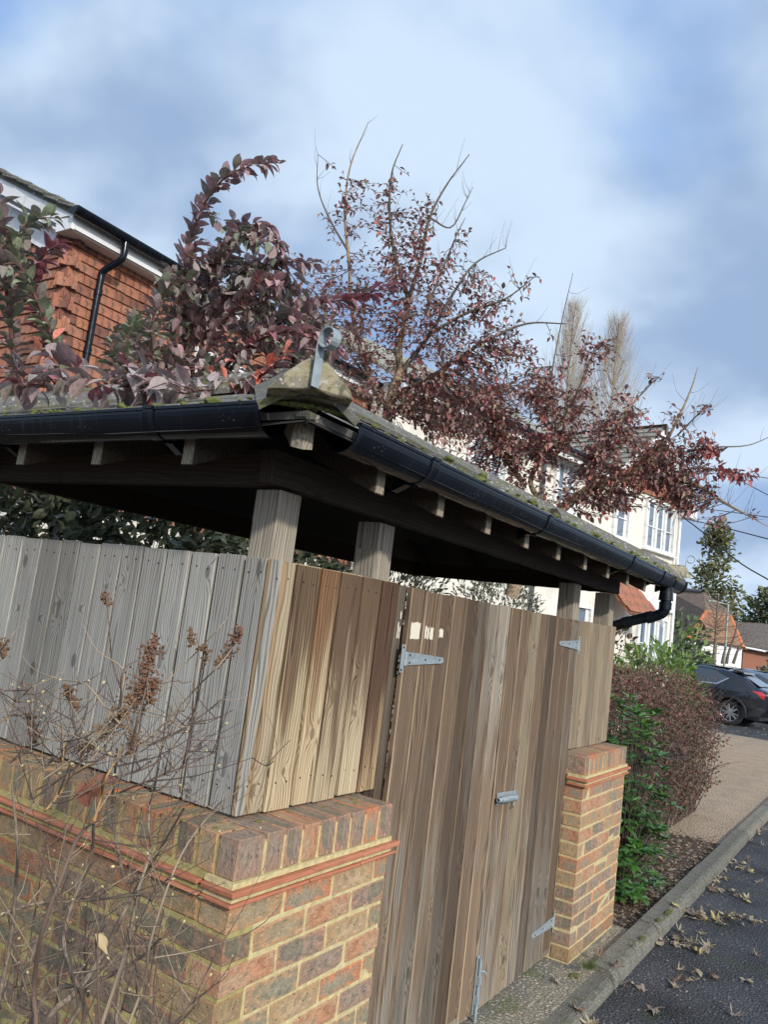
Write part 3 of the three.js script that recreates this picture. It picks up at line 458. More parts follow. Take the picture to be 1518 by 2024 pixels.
{
  reseed(1605);
  const G = thing('gate', 'brown boarded gate leaf with padlock bolt, hung beside the brick pier', 'gate');
  const n = 8, w = (2.728 - 1.784) / n;
  for (let i = 0; i < n; i++) { const h = 1.752 + rr(-0.003, 0.003); mesh('board', gateBoard(w - 0.001, h), i < 2 ? M.gate[i * 3 + 2] : i === 2 ? M.tan[1] : pick(M.gate), G, [1.784 + i * w, 0.033, -0.1 + rr(-0.0012, 0.0012)]); }
  for (const y of [0.25, 0.95, 1.6]) mesh('ledge', uvMetres(box(0.9, 0.1, 0.03, 2.255, y, -0.138), 0.3), M.beam, G);
  hinge(G, 2.712, 1.651, -1, 0.29, 0.1, 0.05); hinge(G, 2.712, 0.19, -1, 0.29, 0.11, 0.05);
  // padlock bolt: channel plate, sliding sleeve, staple
  const B = new THREE.Group(); B.name = 'bolt'; G.add(B); B.position.set(1.80, 0.93, -0.098); B.rotation.z = -0.05;
  mesh('back_plate', cbox(0.185, 0.052, 0.003, 0.001), M.zinc, B, [0.105, 0, 0.002]);
  mesh('sleeve', new THREE.LatheGeometry([[0.0105, 0], [0.0145, 0], [0.0145, 0.16], [0.0105, 0.16], [0.0105, 0]].map(([a, b]) => new THREE.Vector2(a, b)), 16).rotateZ(-Math.PI / 2), M.zinc, B, [0.03, 0, 0.02]);
  mesh('bolt_bar', new THREE.LatheGeometry([[0.007, 0], [0.0115, 0], [0.0115, 0.05], [0.007, 0.05], [0.007, 0]].map(([a, b]) => new THREE.Vector2(a, b)), 16).rotateZ(-Math.PI / 2), M.zinc, B, [-0.012, 0, 0.02]);
  mesh('end_plate', new THREE.CylinderGeometry(0.026, 0.026, 0.004, 18).rotateX(Math.PI / 2), M.zinc, B, [0.20, 0.005, 0.006]);
  mesh('staple', new THREE.TorusGeometry(0.018, 0.0035, 6, 14, Math.PI * 1.2), M.zinc, B, [0.178, -0.028, 0.018], [0, 0.4, Math.PI * 1.05]);
  mesh('rivet', new THREE.TorusGeometry(0.008, 0.003, 6, 12), M.zinc, B, [0.20, 0.006, 0.009]);
  // tower bolt at the foot of the meeting edge
  const C = new THREE.Group(); C.name = 'tower_bolt'; G.add(C); C.position.set(1.797, 0.15, -0.098);
  mesh('back_plate', cbox(0.03, 0.24, 0.003, 0.001), M.zinc, C, [0, 0, 0.001]);
  mesh('bolt_bar', new THREE.CylinderGeometry(0.007, 0.007, 0.26, 10), M.zinc, C, [0, -0.02, 0.012]);
  mesh('keeper', merge([-0.06, 0.02].map((y) => box(0.024, 0.035, 0.02, 0, y, 0.01))), M.zinc, C);
  mesh('handle', tube([V(0, 0.06, 0.014), V(0.008, 0.06, 0.03), V(0.02, 0.045, 0.034)], 0.005, 0.005, 6), M.zinc, C);
}

// ---------------------------------------------------------------- the roofed shelter of the store
{
  reseed(1706);
  const S = thing('bin_store', 'timber store shelter with low hipped roof and black gutters over the boarded enclosure', 'shelter');
  const EY = 2.135, TP = 0.43, O = 0.17;                                     // eave height at the tile edge, pitch, overhang of tile edge
  const X0 = -O, X1 = 3.55 + O, Z0 = O, Z1 = -1.70 - O, half = (Z0 - Z1) / 2, RY = EY + TP * half, ZC = (Z0 + Z1) / 2, RX0 = X0 + half, RX1 = X1 - half;
  const A = V(X0, EY, Z0), B = V(X1, EY, Z0), C = V(X1, EY, Z1), D = V(X0, EY, Z1), R0 = V(RX0, RY, ZC), R1 = V(RX1, RY, ZC);
  const slope = (pts) => { const g = slab(pts, 0.018); const u = g.attributes.uv; for (let i = 0; i < u.count; i++) u.setXY(i, u.getX(i) * 1.3, u.getY(i) * 1.3); return g; };
  mesh('roof_slope', slope([A, B, R1, R0]), M.lichen, S); mesh('roof_slope', slope([D, A, R0]), M.lichen, S); mesh('roof_slope', slope([C, D, R0, R1]), M.lichen, S); mesh('roof_slope', slope([B, C, R1]), M.lichen, S);
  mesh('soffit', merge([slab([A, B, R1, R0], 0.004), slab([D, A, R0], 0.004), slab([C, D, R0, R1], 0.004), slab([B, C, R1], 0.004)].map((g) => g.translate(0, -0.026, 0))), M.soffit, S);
  // plain tiles of the eave courses
  const eave = (n, f) => { for (let i = 0; i < n; i++) for (let r = 0; r < 2; r++) f(i, r); };
  const pitch = Math.atan(TP), tg = () => cbox(0.292, 0.015, 0.26, 0.003, { uw: 0.5, vh: 0.5, ud: 0.5, u0: rnd(), v0: rnd(), jit: 0.003 });
  eave(12, (i, r) => mesh('roof_tile', tg(), M.lichen, S, [X0 + 0.34 + i * 0.296 + r * 0.14, EY + 0.024 + (0.1 + r * 0.2) * TP, Z0 - 0.10 - r * 0.2], [pitch * 0.93, 0, rr(-0.006, 0.006)]));
  eave(5, (i, r) => { const t = mesh('roof_tile', tg(), M.lichen, S, [X0 + 0.10 + r * 0.2, EY + 0.024 + (0.1 + r * 0.2) * TP, Z0 - 0.35 - i * 0.296 - r * 0.14]); t.rotation.order = 'YXZ'; t.rotation.set(pitch * 0.93, -Math.PI / 2, rr(-0.006, 0.006)); });
  // hip and ridge tiles
  const capTile = (p, q, name) => { const d = q.clone().sub(p), L = d.length(), k = Math.max(1, Math.round(L / 0.44)); for (let i = 0; i < k; i++) { const a = p.clone().lerp(q, i / k), g = prism([[-0.125, -0.035], [0, 0.055], [0.125, -0.035], [0.118, -0.05], [0, 0.036], [-0.118, -0.05]], L / k + 0.012, 0.002); const o = mesh(name, uvMetres(g, 0.5), M.lichen, S); o.position.copy(a).add(V(0, 0.035 + (i % 2) * 0.003, 0)); o.lookAt(q.clone().add(V(0, 0.035, 0))); } };
  for (const [p, q] of [[A, R0], [B, R1], [C, R1], [D, R0]]) capTile(p, q, 'hip_tile'); capTile(R0, R1, 'ridge_tile');
  // mortared ends of the two hips over the gate side, with galvanised scroll irons
  for (const [p, sx] of [[A, -1], [B, 1]]) {
    const g = prism([[-0.15, -0.062], [-0.13, -0.03], [-0.055, 0.046], [-0.03, 0.062], [0.03, 0.062], [0.055, 0.044], [0.125, -0.025], [0.135, -0.05], [0.06, -0.046], [0, -0.036], [-0.06, -0.05]], 0.13, 0.004), P = g.attributes.position;
    for (let i = 0; i < P.count; i++) { const x = P.getX(i), y = P.getY(i), z = P.getZ(i); P.setXYZ(i, x + 0.006 * noise(x * 40 + 3, y * 40), y + 0.006 * noise(x * 30 + 9, z * 30), z + 0.008 * noise(x * 25, y * 25 + 5)); }
    g.computeVertexNormals();
    g.scale(sx < 0 ? 0.68 : 0.6, sx < 0 ? 0.68 : 0.66, 1); const e = mesh('mortar_end', uvMetres(g, 0.3), M.cap, S); e.position.copy(p).add(V(sx * -0.06, 0.062, -0.06)); e.rotation.y = sx < 0 ? -Math.PI / 4 : Math.PI / 4; e.rotation.order = 'YXZ'; e.rotation.x = -0.06;
    const ring = [], w = 0.012, t = 0.0022, R = 0.0235; // strip: up the face, curled into a ring
    const path = [[0, -0.055], [0, -0.03], [0.001, 0], [0.0, 0.034], [0.002, 0.052]]; for (let i = 0; i <= 16; i++) { const a = Math.PI - i / 16 * Math.PI * 1.85; path.push([R + 0.004 + R * Math.cos(a), 0.06 + R * Math.sin(a)]); }
    const sh = []; for (const [a, b] of path) sh.push([a, b]); const out = []; for (let i = 0; i < sh.length; i++) { const q = sh[Math.min(i + 1, sh.length - 1)], o = sh[Math.max(i - 1, 0)], dx = q[0] - o[0], dy = q[1] - o[1], l = Math.hypot(dx, dy); out.push([sh[i][0] - dy / l * t, sh[i][1] + dx / l * t]); }
    const iron = prism([...sh, ...out.reverse()], w * 2, 0.0005).translate(0, 0, -w);
    const o = mesh('hip_iron', uvMetres(iron, 0.2), M.zinc, S); o.position.copy(p).add(V(sx * 0.046, 0.098, 0.046)); o.rotation.y = sx < 0 ? -1.72 : -1.3;
  }
  // posts, plates, rafters
  const post = (x, z, m) => mesh('post', cbox(0.1, 2.0, 0.1, 0.004, { uw: 0.12, vh: 1.8, u0: rr(0.3, 0.7), v0: 0.5 }), m, S, [x, 1.0, z]);
  post(0.192, -0.206, M.post[0]); post(0.764, -0.222, M.post[1]); post(2.86, -0.225, M.post[1]); post(3.475, -0.206, M.post[0]);
  for (const [x, z] of [[1.79, -1.64], [2.85, -1.64]]) post(x, z, M.post[1]);
  const plate = (L, pos, turn) => mesh('wall_plate', cbox(L, 0.1, 0.05, 0.003, { along: 'x', uw: 0.12, vh: 1.8, u0: rnd() }), M.beam, S, pos, [0, turn, 0]);
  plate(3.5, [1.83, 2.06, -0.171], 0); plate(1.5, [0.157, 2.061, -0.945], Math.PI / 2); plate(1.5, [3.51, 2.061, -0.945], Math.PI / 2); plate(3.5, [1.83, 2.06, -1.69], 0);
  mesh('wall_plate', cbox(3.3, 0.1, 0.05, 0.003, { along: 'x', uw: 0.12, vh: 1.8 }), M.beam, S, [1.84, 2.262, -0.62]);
  const rafter = (x, z, dir, L) => { // dir: 0 front slope, 1 side slope; built running inward and up from a plumb-cut tail
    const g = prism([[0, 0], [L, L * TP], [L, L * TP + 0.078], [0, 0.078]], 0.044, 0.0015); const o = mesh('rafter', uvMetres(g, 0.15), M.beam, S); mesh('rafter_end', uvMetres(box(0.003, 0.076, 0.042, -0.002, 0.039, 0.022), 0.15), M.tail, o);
    o.rotation.y = dir === 0 ? Math.PI / 2 : dir === 1 ? 0 : dir === 2 ? Math.PI : -Math.PI / 2; o.position.set(x, 2.02, z);
  };
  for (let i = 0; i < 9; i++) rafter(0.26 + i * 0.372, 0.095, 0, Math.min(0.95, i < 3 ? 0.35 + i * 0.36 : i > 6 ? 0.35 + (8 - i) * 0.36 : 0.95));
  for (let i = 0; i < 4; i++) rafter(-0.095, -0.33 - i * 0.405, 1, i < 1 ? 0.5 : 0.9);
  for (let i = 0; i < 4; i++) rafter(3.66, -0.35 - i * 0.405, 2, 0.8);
  // hip rafter tail with pointed plumb nose
  { const pl = [[0, 0], [0.027, 0.027], [0.95, 0.027], [0.95, -0.027], [0.027, -0.027]], SL = TP / Math.SQRT2, o = V(-0.135, 2.045, 0.135), P = (t, s2, up) => V(o.x + (t + s2) / Math.SQRT2, o.y + t * SL + up * 0.115 + (up ? 0 : t < 0.03 ? 0.004 : 0), o.z - (t - s2) / Math.SQRT2);
    const pos = []; const put = (...q) => { for (const p of q) pos.push(p.x, p.y, p.z); };
    for (let i = 0; i < 5; i++) { const [a, b] = [pl[i], pl[(i + 1) % 5]]; put(P(...a, 0), P(...a, 1), P(...b, 1)); put(P(...a, 0), P(...b, 1), P(...b, 0)); }
    for (let i = 1; i < 4; i++) { put(P(...pl[0], 0), P(...pl[i], 0), P(...pl[i + 1], 0)); put(P(...pl[0], 1), P(...pl[i + 1], 1), P(...pl[i], 1)); }
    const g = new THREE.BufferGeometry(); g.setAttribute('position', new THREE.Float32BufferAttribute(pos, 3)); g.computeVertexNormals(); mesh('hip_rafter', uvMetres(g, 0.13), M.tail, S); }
  // felt tray hanging over the gutter backs at the corner
  { const strip = (p, q, k) => { const g = new THREE.PlaneGeometry(1, 1, 10, 4), P = g.attributes.position; for (let i = 0; i < P.count; i++) { const u = P.getX(i) + 0.5, v = P.getY(i) + 0.5, b = p.clone().lerp(q, u), out = k ? V(0, 0, 1) : V(-1, 0, 0); const w = 0.006 * noise(u * 5 + k * 9, v * 3); b.addScaledVector(out, -0.05 + (1 - v) * 0.07 + w).add(V(0, -0.012 - (1 - v) * (0.03 + 0.012 * Math.sin(u * 5)) + w, 0)); P.setXYZ(i, b.x, b.y, b.z); } g.computeVertexNormals(); return g; };
    mesh('roofing_felt', strip(A.clone().add(V(0, 0.01, 0)), V(X0, EY, -1.6), 0), M.felt, S); mesh('roofing_felt', strip(A.clone().add(V(0, 0.01, 0)), V(X1, EY, Z0), 1), M.felt, S); }
  // moss along the tile edges
  const mo = []; for (let i = 0; i < 330; i++) { const s = rnd(), k = Math.pow(rnd(), 0.8); const r = rr(0.004, 0.013) + 0.016 * Math.pow(rnd(), 5); if (s < 0.75) mo.push(blob(r, 0.6).translate(mix(X0 + 0.25, X1, k), EY + 0.022 + rr(0, 0.03), Z0 + 0.012 - rr(0, 0.06))); else mo.push(blob(r, 0.6).translate(X0 - 0.012 + rr(0, 0.05), EY + 0.022 + rr(0, 0.028), mix(Z0 - 0.2, -1.5, rnd()))); }
  for (let i = 0; i < 60; i++) { const a = rr(-0.13, 0.14); mo.push(blob(rr(0.003, 0.013), 0.6).translate(A.x + 0.03 + a * 0.7, EY + 0.02 - Math.abs(a) * 0.05, A.z - 0.02 + a * 0.7)); }
  const mm = mesh('moss', merge(mo), M.moss[0], S); mm.userData.kind = 'stuff';
  // gutters: half-round troughs with open ends at the corner, union clips and a running outlet
  const trough = (a, b, t, L) => { const p = []; for (let i = 0; i <= 20; i++) { const q = Math.PI + i / 20 * Math.PI; p.push([a * Math.cos(q), b * Math.sin(q)]); } const inner = p.map(([x, y]) => [x * (a - t) / a, y * (b - t) / b]).reverse(); p[0][1] += 0.001; return prism([[-a - 0.004, -0.004], [-a - 0.004, 0.004], [-a + t, 0.004], ...inner.slice().reverse().slice(1, -1).map((q) => q), [a - t, 0.002], [a, 0.002], ...p.slice().reverse().slice(1)], L, 0); };
  const gutter = (pos, turn, L, clips, extra) => { const G = new THREE.Group(); G.name = 'gutter'; S.add(G); if (turn) G.name = 'gutter_001'; G.position.set(...pos); G.rotation.y = turn;
    mesh('trough', trough(0.058, 0.076, 0.003, L), M.plastic, G);
    for (const [c, w] of clips) { mesh('union_clip', trough(0.063, 0.081, 0.004, w), M.plastic, G, [0, 0.002, c - w / 2]); const arm = mesh('bracket_arm', uvMetres(prism([[0.0, -0.082], [0.03, -0.078], [0.075, -0.10], [0.075, -0.03], [0.055, -0.03], [0.05, -0.05], [0.03, -0.07]], w * 0.7)), M.plastic, G, [0, 0, c - w * 0.35]); }
    return G; };
  const RIM = 2.150;
  const gf = gutter([0.0, RIM, 0.145], Math.PI / 2, 3.9, [[0.405, 0.045], [1.369, 0.045], [2.624, 0.045], [3.30, 0.05], [3.62, 0.05]]);  // local z runs along +x; local -x is outward
  const gl = gutter([-0.145, RIM + 0.004, 0.035], 0, 1.75, []);
  gl.rotation.y = Math.PI; gl.scale.x = -1; gl.children.length; for (const [c, w] of [[0.41, 0.04], [1.22, 0.04]]) { mesh('union_clip', trough(0.063, 0.081, 0.004, w), M.plastic, gl, [0, 0.002, c - w / 2]); mesh('bracket_arm', uvMetres(prism([[0.0, -0.082], [0.03, -0.078], [0.075, -0.10], [0.075, -0.03], [0.055, -0.03], [0.05, -0.05], [0.03, -0.07]], w * 0.7)), M.plastic, gl, [0, 0, c - w * 0.35]); }
  mesh('stop_end', trough(0.063, 0.081, 0.05, 0.02), M.plastic, gf, [0, 0.001, 3.89]);
  // downpipe: outlet, elbow, offset back to the fence side, and the lower offset round the pier cap
  const DP = new THREE.Group(); DP.name = 'downpipe'; S.add(DP);
  mesh('outlet', new THREE.CylinderGeometry(0.037, 0.046, 0.09, 18), M.plastic, DP, [3.60, 2.045, 0.145]);
  mesh('pipe', tube([V(3.60, 2.02, 0.145), V(3.60, 1.955, 0.145), V(3.60, 1.925, 0.135), V(3.60, 1.90, 0.10), V(3.60, 1.87, 0.0), V(3.60, 1.82, -0.13), V(3.60, 1.79, -0.19), V(3.60, 1.74, -0.21), V(3.60, 1.3, -0.215), V(3.60, 1.17, -0.215)], 0.034, 0.034, 16, 5), M.plastic, DP);
  for (const [x, y, z, a] of [[3.6, 1.965, 0.145, 0], [3.6, 1.885, 0.055, 1.25], [3.6, 1.835, -0.09, 1.2]]) mesh('pipe_collar', new THREE.CylinderGeometry(0.039, 0.039, 0.045, 18), M.plastic, DP, [x, y, z], [a, 0, 0]);
  mesh('pipe', tube([V(3.6, 1.24, -0.215), V(3.6, 1.19, -0.215), V(3.625, 1.14, -0.225), V(3.70, 1.07, -0.25), V(3.72, 1.0, -0.255), V(3.72, 0.1, -0.255)], 0.034, 0.034, 16, 5), M.plastic, DP);
  mesh('pipe_collar', new THREE.CylinderGeometry(0.039, 0.039, 0.05, 18), M.plastic, DP, [3.64, 1.125, -0.23], [0, 0, 0.85]);
}
// ---------------------------------------------------------------- houses behind
const rotY = (g, a) => g.rotateY(a);
function casement(parent, name, o, ux, w, h, lights, { depth = 0.05, bar = 0.42, curtain = true } = {}) { // window in a wall plane: o lower corner, ux along the wall, facing ux x up
  const W = new THREE.Group(); const c = partNo.get(parent) ?? {}; partNo.set(parent, c); c[name] = (c[name] ?? -1) + 1; W.name = c[name] ? name + '_' + String(c[name]).padStart(3, '0') : name; parent.add(W);
  const n = V(-ux.z, 0, ux.x), uy = V(0, 1, 0); if (n.dot(camera.position.clone().sub(o)) < 0) n.negate();
  W.matrixAutoUpdate = true; const basisM = new THREE.Matrix4().makeBasis(ux, uy, ux.clone().cross(uy)); W.quaternion.setFromRotationMatrix(basisM); W.position.copy(o); const s = ux.clone().cross(uy).dot(n) > 0 ? 1 : -1;
  const fw = 0.07, z = s * 0.012;
  mesh('frame', uvMetres(merge([box(w, fw, 0.09, w / 2, fw / 2, z), box(w, fw, 0.09, w / 2, h - fw / 2, z), box(fw, h - 2 * fw, 0.09, fw / 2, h / 2, z), box(fw, h - 2 * fw, 0.09, w - fw / 2, h / 2, z)]), 0.8), M.upvc, W);
  const lw = (w - 2 * fw) / lights;
  for (let i = 0; i < lights; i++) {
    if (i) mesh('mullion', uvMetres(box(0.075, h - 2 * fw, 0.085, fw + i * lw, h / 2, z), 0.8), M.upvc, W);
    mesh('pane', box(lw - 0.075, h - 2 * fw, 0.012, fw + (i + 0.5) * lw, h / 2, z - s * 0.004), M.glass, W);
    if (bar) mesh('glazing_bar', uvMetres(box(lw - 0.075, 0.022, 0.03, fw + (i + 0.5) * lw, fw + (h - 2 * fw) * bar, z + s * 0.012), 0.8), M.upvc, W);
    if (curtain) for (const k of [-1, 1]) mesh('curtain', box((lw - 0.08) * 0.22, h - 2 * fw - 0.02, 0.004, fw + (i + 0.5) * lw + k * (lw - 0.08) * 0.38, h / 2, z + s * 0.0045), M.curtain, W);
  }
  mesh('sill', uvMetres(box(w + 0.08, 0.035, 0.14, w / 2, -0.018, z + s * 0.03), 0.8), M.upvc, W);
  return W;
}
const tileBox = [0, 1, 2, 3].map((i) => { reseed(40 + i); return cbox(0.184, 0.142, 0.016, 0.002, { jit: 0.0035 }); });
{
  reseed(2001);
  const H = thing('tile_hung_house', 'house with orange clay tile hanging, white verge board and black downpipe above the store roof', 'house', [2.56, 0, -5.35]);
  const XL = 6.6, EV = 4.98, TB = 2.36, PT = 0.475, DEP = 8.4;                // local: x along the road front, -z back; eave height, foot of tiles, roof pitch
  const ridge = EV + 0.06 + PT * (DEP / 2 + 0.22);
  mesh('wall', uvMetres(merge([box(XL, EV, 0.3, XL / 2, EV / 2, -0.15), box(0.3, EV, DEP - 0.3, 0.15, EV / 2, -DEP / 2 - 0.15)]), 2), M.render, H);
  { const g = prism([[0, EV], [DEP / 2, EV + PT * DEP / 2], [DEP, EV]], 0.3).rotateY(Math.PI / 2); mesh('gable', uvMetres(g, 2), M.render, H); }
  const items = []; const q = new THREE.Quaternion(), e = new THREE.Euler();
  const put = (x, y, z, ry, kick) => { e.set(-0.16 + rr(-0.02, 0.02), ry, rr(-0.012, 0.012), 'YXZ'); q.setFromEuler(e); const m = new THREE.Matrix4().compose(V(x, y, z), q, V(1, 1, 1)); m.premultiply(H.matrixWorld); items.push({ m, g: Math.floor(rnd() * 4), c: rnd() < 0.3 ? 0 : Math.floor(rnd() * 6), at: V(x, y, z) }); };
  H.updateMatrixWorld(true); H.matrixWorld.identity();
  for (let r = 0; r < 25; r++) { const y = TB + 0.07 + r * 0.106;
    for (let k = 0; k < 36; k++) { const x = (r % 2) * 0.094 + 0.066 + k * 0.188; const yy = y + rr(-0.004, 0.004); put(x, yy, 0.026, 0); }
    for (let k = 0; k < 22; k++) { const z = -(r % 2) * 0.094 - k * 0.188; put(-0.026, y + rr(-0.004, 0.004), z - 0.066, -Math.PI / 2); }
    if (r % 2) { put(-0.012, y, 0.028, -0.5); put(-0.03, y + 0.003, 0.008, -1.1); } }
  for (let r = 25; r < 36; r++) for (let k = 0; k < 22; k++) { const y = TB + 0.07 + r * 0.106, z = -(r % 2) * 0.094 - k * 0.188; if (y < EV + 0.02 - z * PT - 0.28) put(-0.026, y, z, -Math.PI / 2); }
  // place by the corner of the house that shows, then hand to scatter in world space
  const cam = camera.position; for (const it of items) it.m = new THREE.Matrix4().makeTranslation(2.56, 0, -5.35).multiply(it.m);
  const G = new THREE.Group(); G.name = 'tile_hanging'; H.add(G); G.position.set(-2.56, 0, 5.35);
  scatter(G, items, tileBox, M.clay, { part: 'tile', rest: 'tile_courses' });
  // roof, verge and eave trim
  const rp = (x, z) => V(x, z > -DEP / 2 ? EV + 0.06 + PT * (0.22 - z) : EV + 0.1 + PT * (z + DEP + 0.3), z);
  const u = V(1, 0, 0);
  mesh('roof', slab([rp(-0.2, 0.22), rp(XL + 0.1, 0.22), V(XL + 0.1, ridge, -DEP / 2), V(-0.2, ridge, -DEP / 2)], 0.05, [V(1, 0, 0), V(0, 0.43, -0.9)]), M.lichen, H);
  mesh('roof', slab([V(-0.2, ridge, -DEP / 2), V(XL + 0.1, ridge, -DEP / 2), V(XL + 0.1, EV + 0.1, -DEP - 0.3), V(-0.2, EV + 0.1, -DEP - 0.3)], 0.05, [V(1, 0, 0), V(0, 0.43, 0.9)]), M.lichen, H);
  for (let i = 0; i < 12; i++) { const z = 0.16 - i * 0.27; mesh('verge_tile', cbox(0.3, 0.05, 0.31, 0.01, { jit: 0.01, uw: 0.5, vh: 0.5, u0: rnd() }), M.lichen, H, [-0.09, EV + 0.087 + PT * (0.22 - z), z - 0.03], [Math.atan(PT) * 0.9, 0, 0]); }
  const barge = prism([[-0.22, 0.0], [DEP / 2, PT * (DEP / 2 + 0.22)], [DEP / 2, PT * (DEP / 2 + 0.22) - 0.2], [0.04, -0.075], [0.02, -0.17], [-0.22, -0.17]], 0.03, 0.002).rotateY(Math.PI / 2);
  mesh('barge_board', uvMetres(barge, 1.2), M.upvc, H, [-0.185, EV + 0.045, 0]);
  mesh('verge_soffit', slab([V(-0.18, EV - 0.1, 0.02), V(0.03, EV - 0.1, 0.02), V(0.03, EV - 0.1 + PT * DEP / 2, -DEP / 2), V(-0.18, EV - 0.1 + PT * DEP / 2, -DEP / 2)], 0.02), M.upvc, H);
  mesh('undercloak_board', uvMetres(prism([[0.16, -0.04], [DEP / 2, PT * DEP / 2 - 0.13], [DEP / 2, PT * DEP / 2 - 0.42], [0.3, -0.29]], 0.02).rotateY(Math.PI / 2), 1), M.upvc, H, [-0.06, EV + 0.07, 0]);
  mesh('fascia', uvMetres(box(XL + 0.2, 0.17, 0.025, XL / 2 - 0.05, EV - 0.03, 0.205), 1.2), M.upvc, H);
  mesh('eave_soffit', uvMetres(box(XL + 0.2, 0.015, 0.2, XL / 2 - 0.05, EV - 0.118, 0.09), 1.2), M.upvc, H);
  const g = mesh('gutter', prism([...Array(13)].map((_, i) => { const a = Math.PI + i / 12 * Math.PI; return [0.066 * Math.cos(a), 0.075 * Math.sin(a)]; }), XL + 0.3).rotateY(Math.PI / 2), M.plastic, H, [-0.24, EV + 0.05, 0.29]);
  mesh('downpipe', tube([V(0.36, EV + 0.02, 0.29), V(0.36, EV - 0.16, 0.29), V(0.355, EV - 0.2, 0.27), V(0.31, EV - 0.29, 0.13), V(0.30, EV - 0.33, 0.09), V(0.30, EV - 0.42, 0.085), V(0.30, 3.3, 0.085), V(0.30, 0.1, 0.085)], 0.034, 0.034, 14, 6), M.plastic, H);
  for (const y of [4.45, 3.85, 3.2]) mesh('pipe_collar', new THREE.CylinderGeometry(0.04, 0.04, 0.06, 14), M.plastic, H, [0.30, y, 0.085]);
  for (const x of [1.65, 4.3]) casement(H, 'window', V(x, 3.25, 0.03), V(1, 0, 0), 1.15, 1.15, 2, { bar: 0.5 });
}
{
  reseed(2102);
  const a = 0.2095, H = thing('rendered_house', 'cream rendered house with white casement windows beyond the store roof', 'house', [16.9, 0, -2.9], -a); // local +x runs to the far corner, wall face z = 0
  const EV = 5.05, L = 9.6;
  mesh('wall', uvMetres(merge([box(L, EV, 0.3, -L / 2, EV / 2, -0.15), box(0.3, EV, 6.7, -0.15, EV / 2, -3.65), prism([[-3.35, EV], [-0.0, EV], [-0.0, EV + 0.06], [-1.65, 6.35], [-3.35, EV + 0.06]], 0.3).translate(0, 0, -0.3)]), 2), M.render, H);
  const U = V(1, 0, 0), W = (x, y, w, h, n, o) => casement(H, 'window', V(x, y, 0.0), U, w, h, n, o);
  H.updateMatrixWorld(true);
  W(-1.53, 3.85, 1.42, 1.1, 3, { bar: 0.45 }); W(-2.9, 3.85, 0.68, 0.98, 1, { bar: 0.45 }); W(-5.12, 4.02, 0.75, 0.95, 2, {}); W(-7.7, 3.9, 1.1, 1.0, 2, {});
  W(-1.5, 1.22, 1.42, 1.22, 3, { bar: 0.5 }); W(-4.6, 1.2, 1.2, 1.2, 2, {});
  // beaded strings hanging in the ground floor window
  const beads = []; for (const x of [-1.28, -0.82]) for (let i = 0; i < 22; i++) beads.push(new THREE.OctahedronGeometry(0.018).translate(x, 1.32 + i * 0.05, 0.035));
  const bd = mesh('bead_curtain', merge(beads), M.steelDark, H); bd.userData.kind = 'stuff';
  // quoin strip and reveal, downpipes
  mesh('corner_trim', uvMetres(box(0.09, EV, 0.05, 0.0, EV / 2, 0.01), 1), M.render, H);
  for (const x of [-5.55, 0.06]) mesh('downpipe', tube([V(x, EV, 0.07), V(x, EV - 0.4, 0.07), V(x, 0.1, 0.07)], 0.036, 0.036, 10), x < 0 ? plain([0.1, 0.1, 0.11]) : M.upvc, H);
  // gable tile hanging over the upper window
  const items = []; const rot = new THREE.Euler();
  for (let r = 0; r < 14; r++) { const y = 5.09 + r * 0.0985; const half = (6.35 - y) * 1.27 - 0.08; for (let k = -12; k < 12; k++) { const x = -1.65 + (k + (r % 2) * 0.5) * 0.188; if (Math.abs(x + 1.65) < half) { const m = new THREE.Matrix4().compose(V(x, y, 0.024), new THREE.Quaternion().setFromEuler(rot.set(-0.085 + rr(-0.02, 0.02), 0, 0)), V(1, 1, 1)); m.premultiply(H.matrixWorld); items.push({ m, g: Math.floor(rnd() * 4), c: Math.floor(rnd() * 4) }); } } }
  const TG = new THREE.Group(); TG.name = 'tile_hanging'; H.add(TG); TG.applyMatrix4(H.matrixWorld.clone().invert());
  scatter(TG, items, tileBox, M.clay, { part: 'tile', rest: 'tile_courses' });
  // roofs: gable wing with its ridge running back, main range behind
  const R = (p, n = 'roof') => mesh(n, slab(p, 0.06, [V(0, 0, 1), V(0.8, 0.6, 0)]), M.slateGrey, H);
  R([V(-3.6, EV - 0.12, 0.35), V(-1.65, 6.42, 0.35), V(-1.65, 6.42, -6), V(-3.6, EV - 0.12, -6)]); R([V(-1.65, 6.42, 0.35), V(0.25, EV - 0.1, 0.35), V(0.25, EV - 0.1, -6), V(-1.65, 6.42, -6)]);
  for (let i = 0; i < 9; i++) { const t = (i + 0.5) / 9; mesh('tile_course', box(0.24, 0.035, 6.2, 0, 0, 0), M.slateGrey, H, [mix(-3.58, -1.68, t), mix(EV - 0.1, 6.41, t) + 0.025, -2.75], [0, 0, 0.56]); }
  mesh('ridge_tile', new THREE.CylinderGeometry(0.11, 0.11, 6.4, 10, 1, false, 0, Math.PI).rotateX(Math.PI / 2).rotateZ(Math.PI / 2 - Math.PI / 2), M.lichen, H, [-1.65, 6.41, -2.8]);
  R([V(-3.4, EV + 0.05, 0.3), V(-L - 0.2, EV + 0.05, 0.3), V(-L - 0.2, 7.2, -3.5), V(-3.4, 7.2, -3.5)].reverse());
  mesh('barge_board', uvMetres(prism([[-1.65, 6.38], [0.27, EV - 0.1], [0.27, EV - 0.26], [0.1, EV - 0.22], [-1.65, 6.24]], 0.03).translate(0, 0, 0.33), 1), M.upvc, H);
  mesh('barge_board', uvMetres(prism([[-1.65, 6.38], [-1.65, 6.24], [-3.45, EV - 0.1], [-3.62, EV - 0.28], [-3.62, EV - 0.08]].reverse(), 0.03).translate(0, 0, 0.33), 1), M.upvc, H);
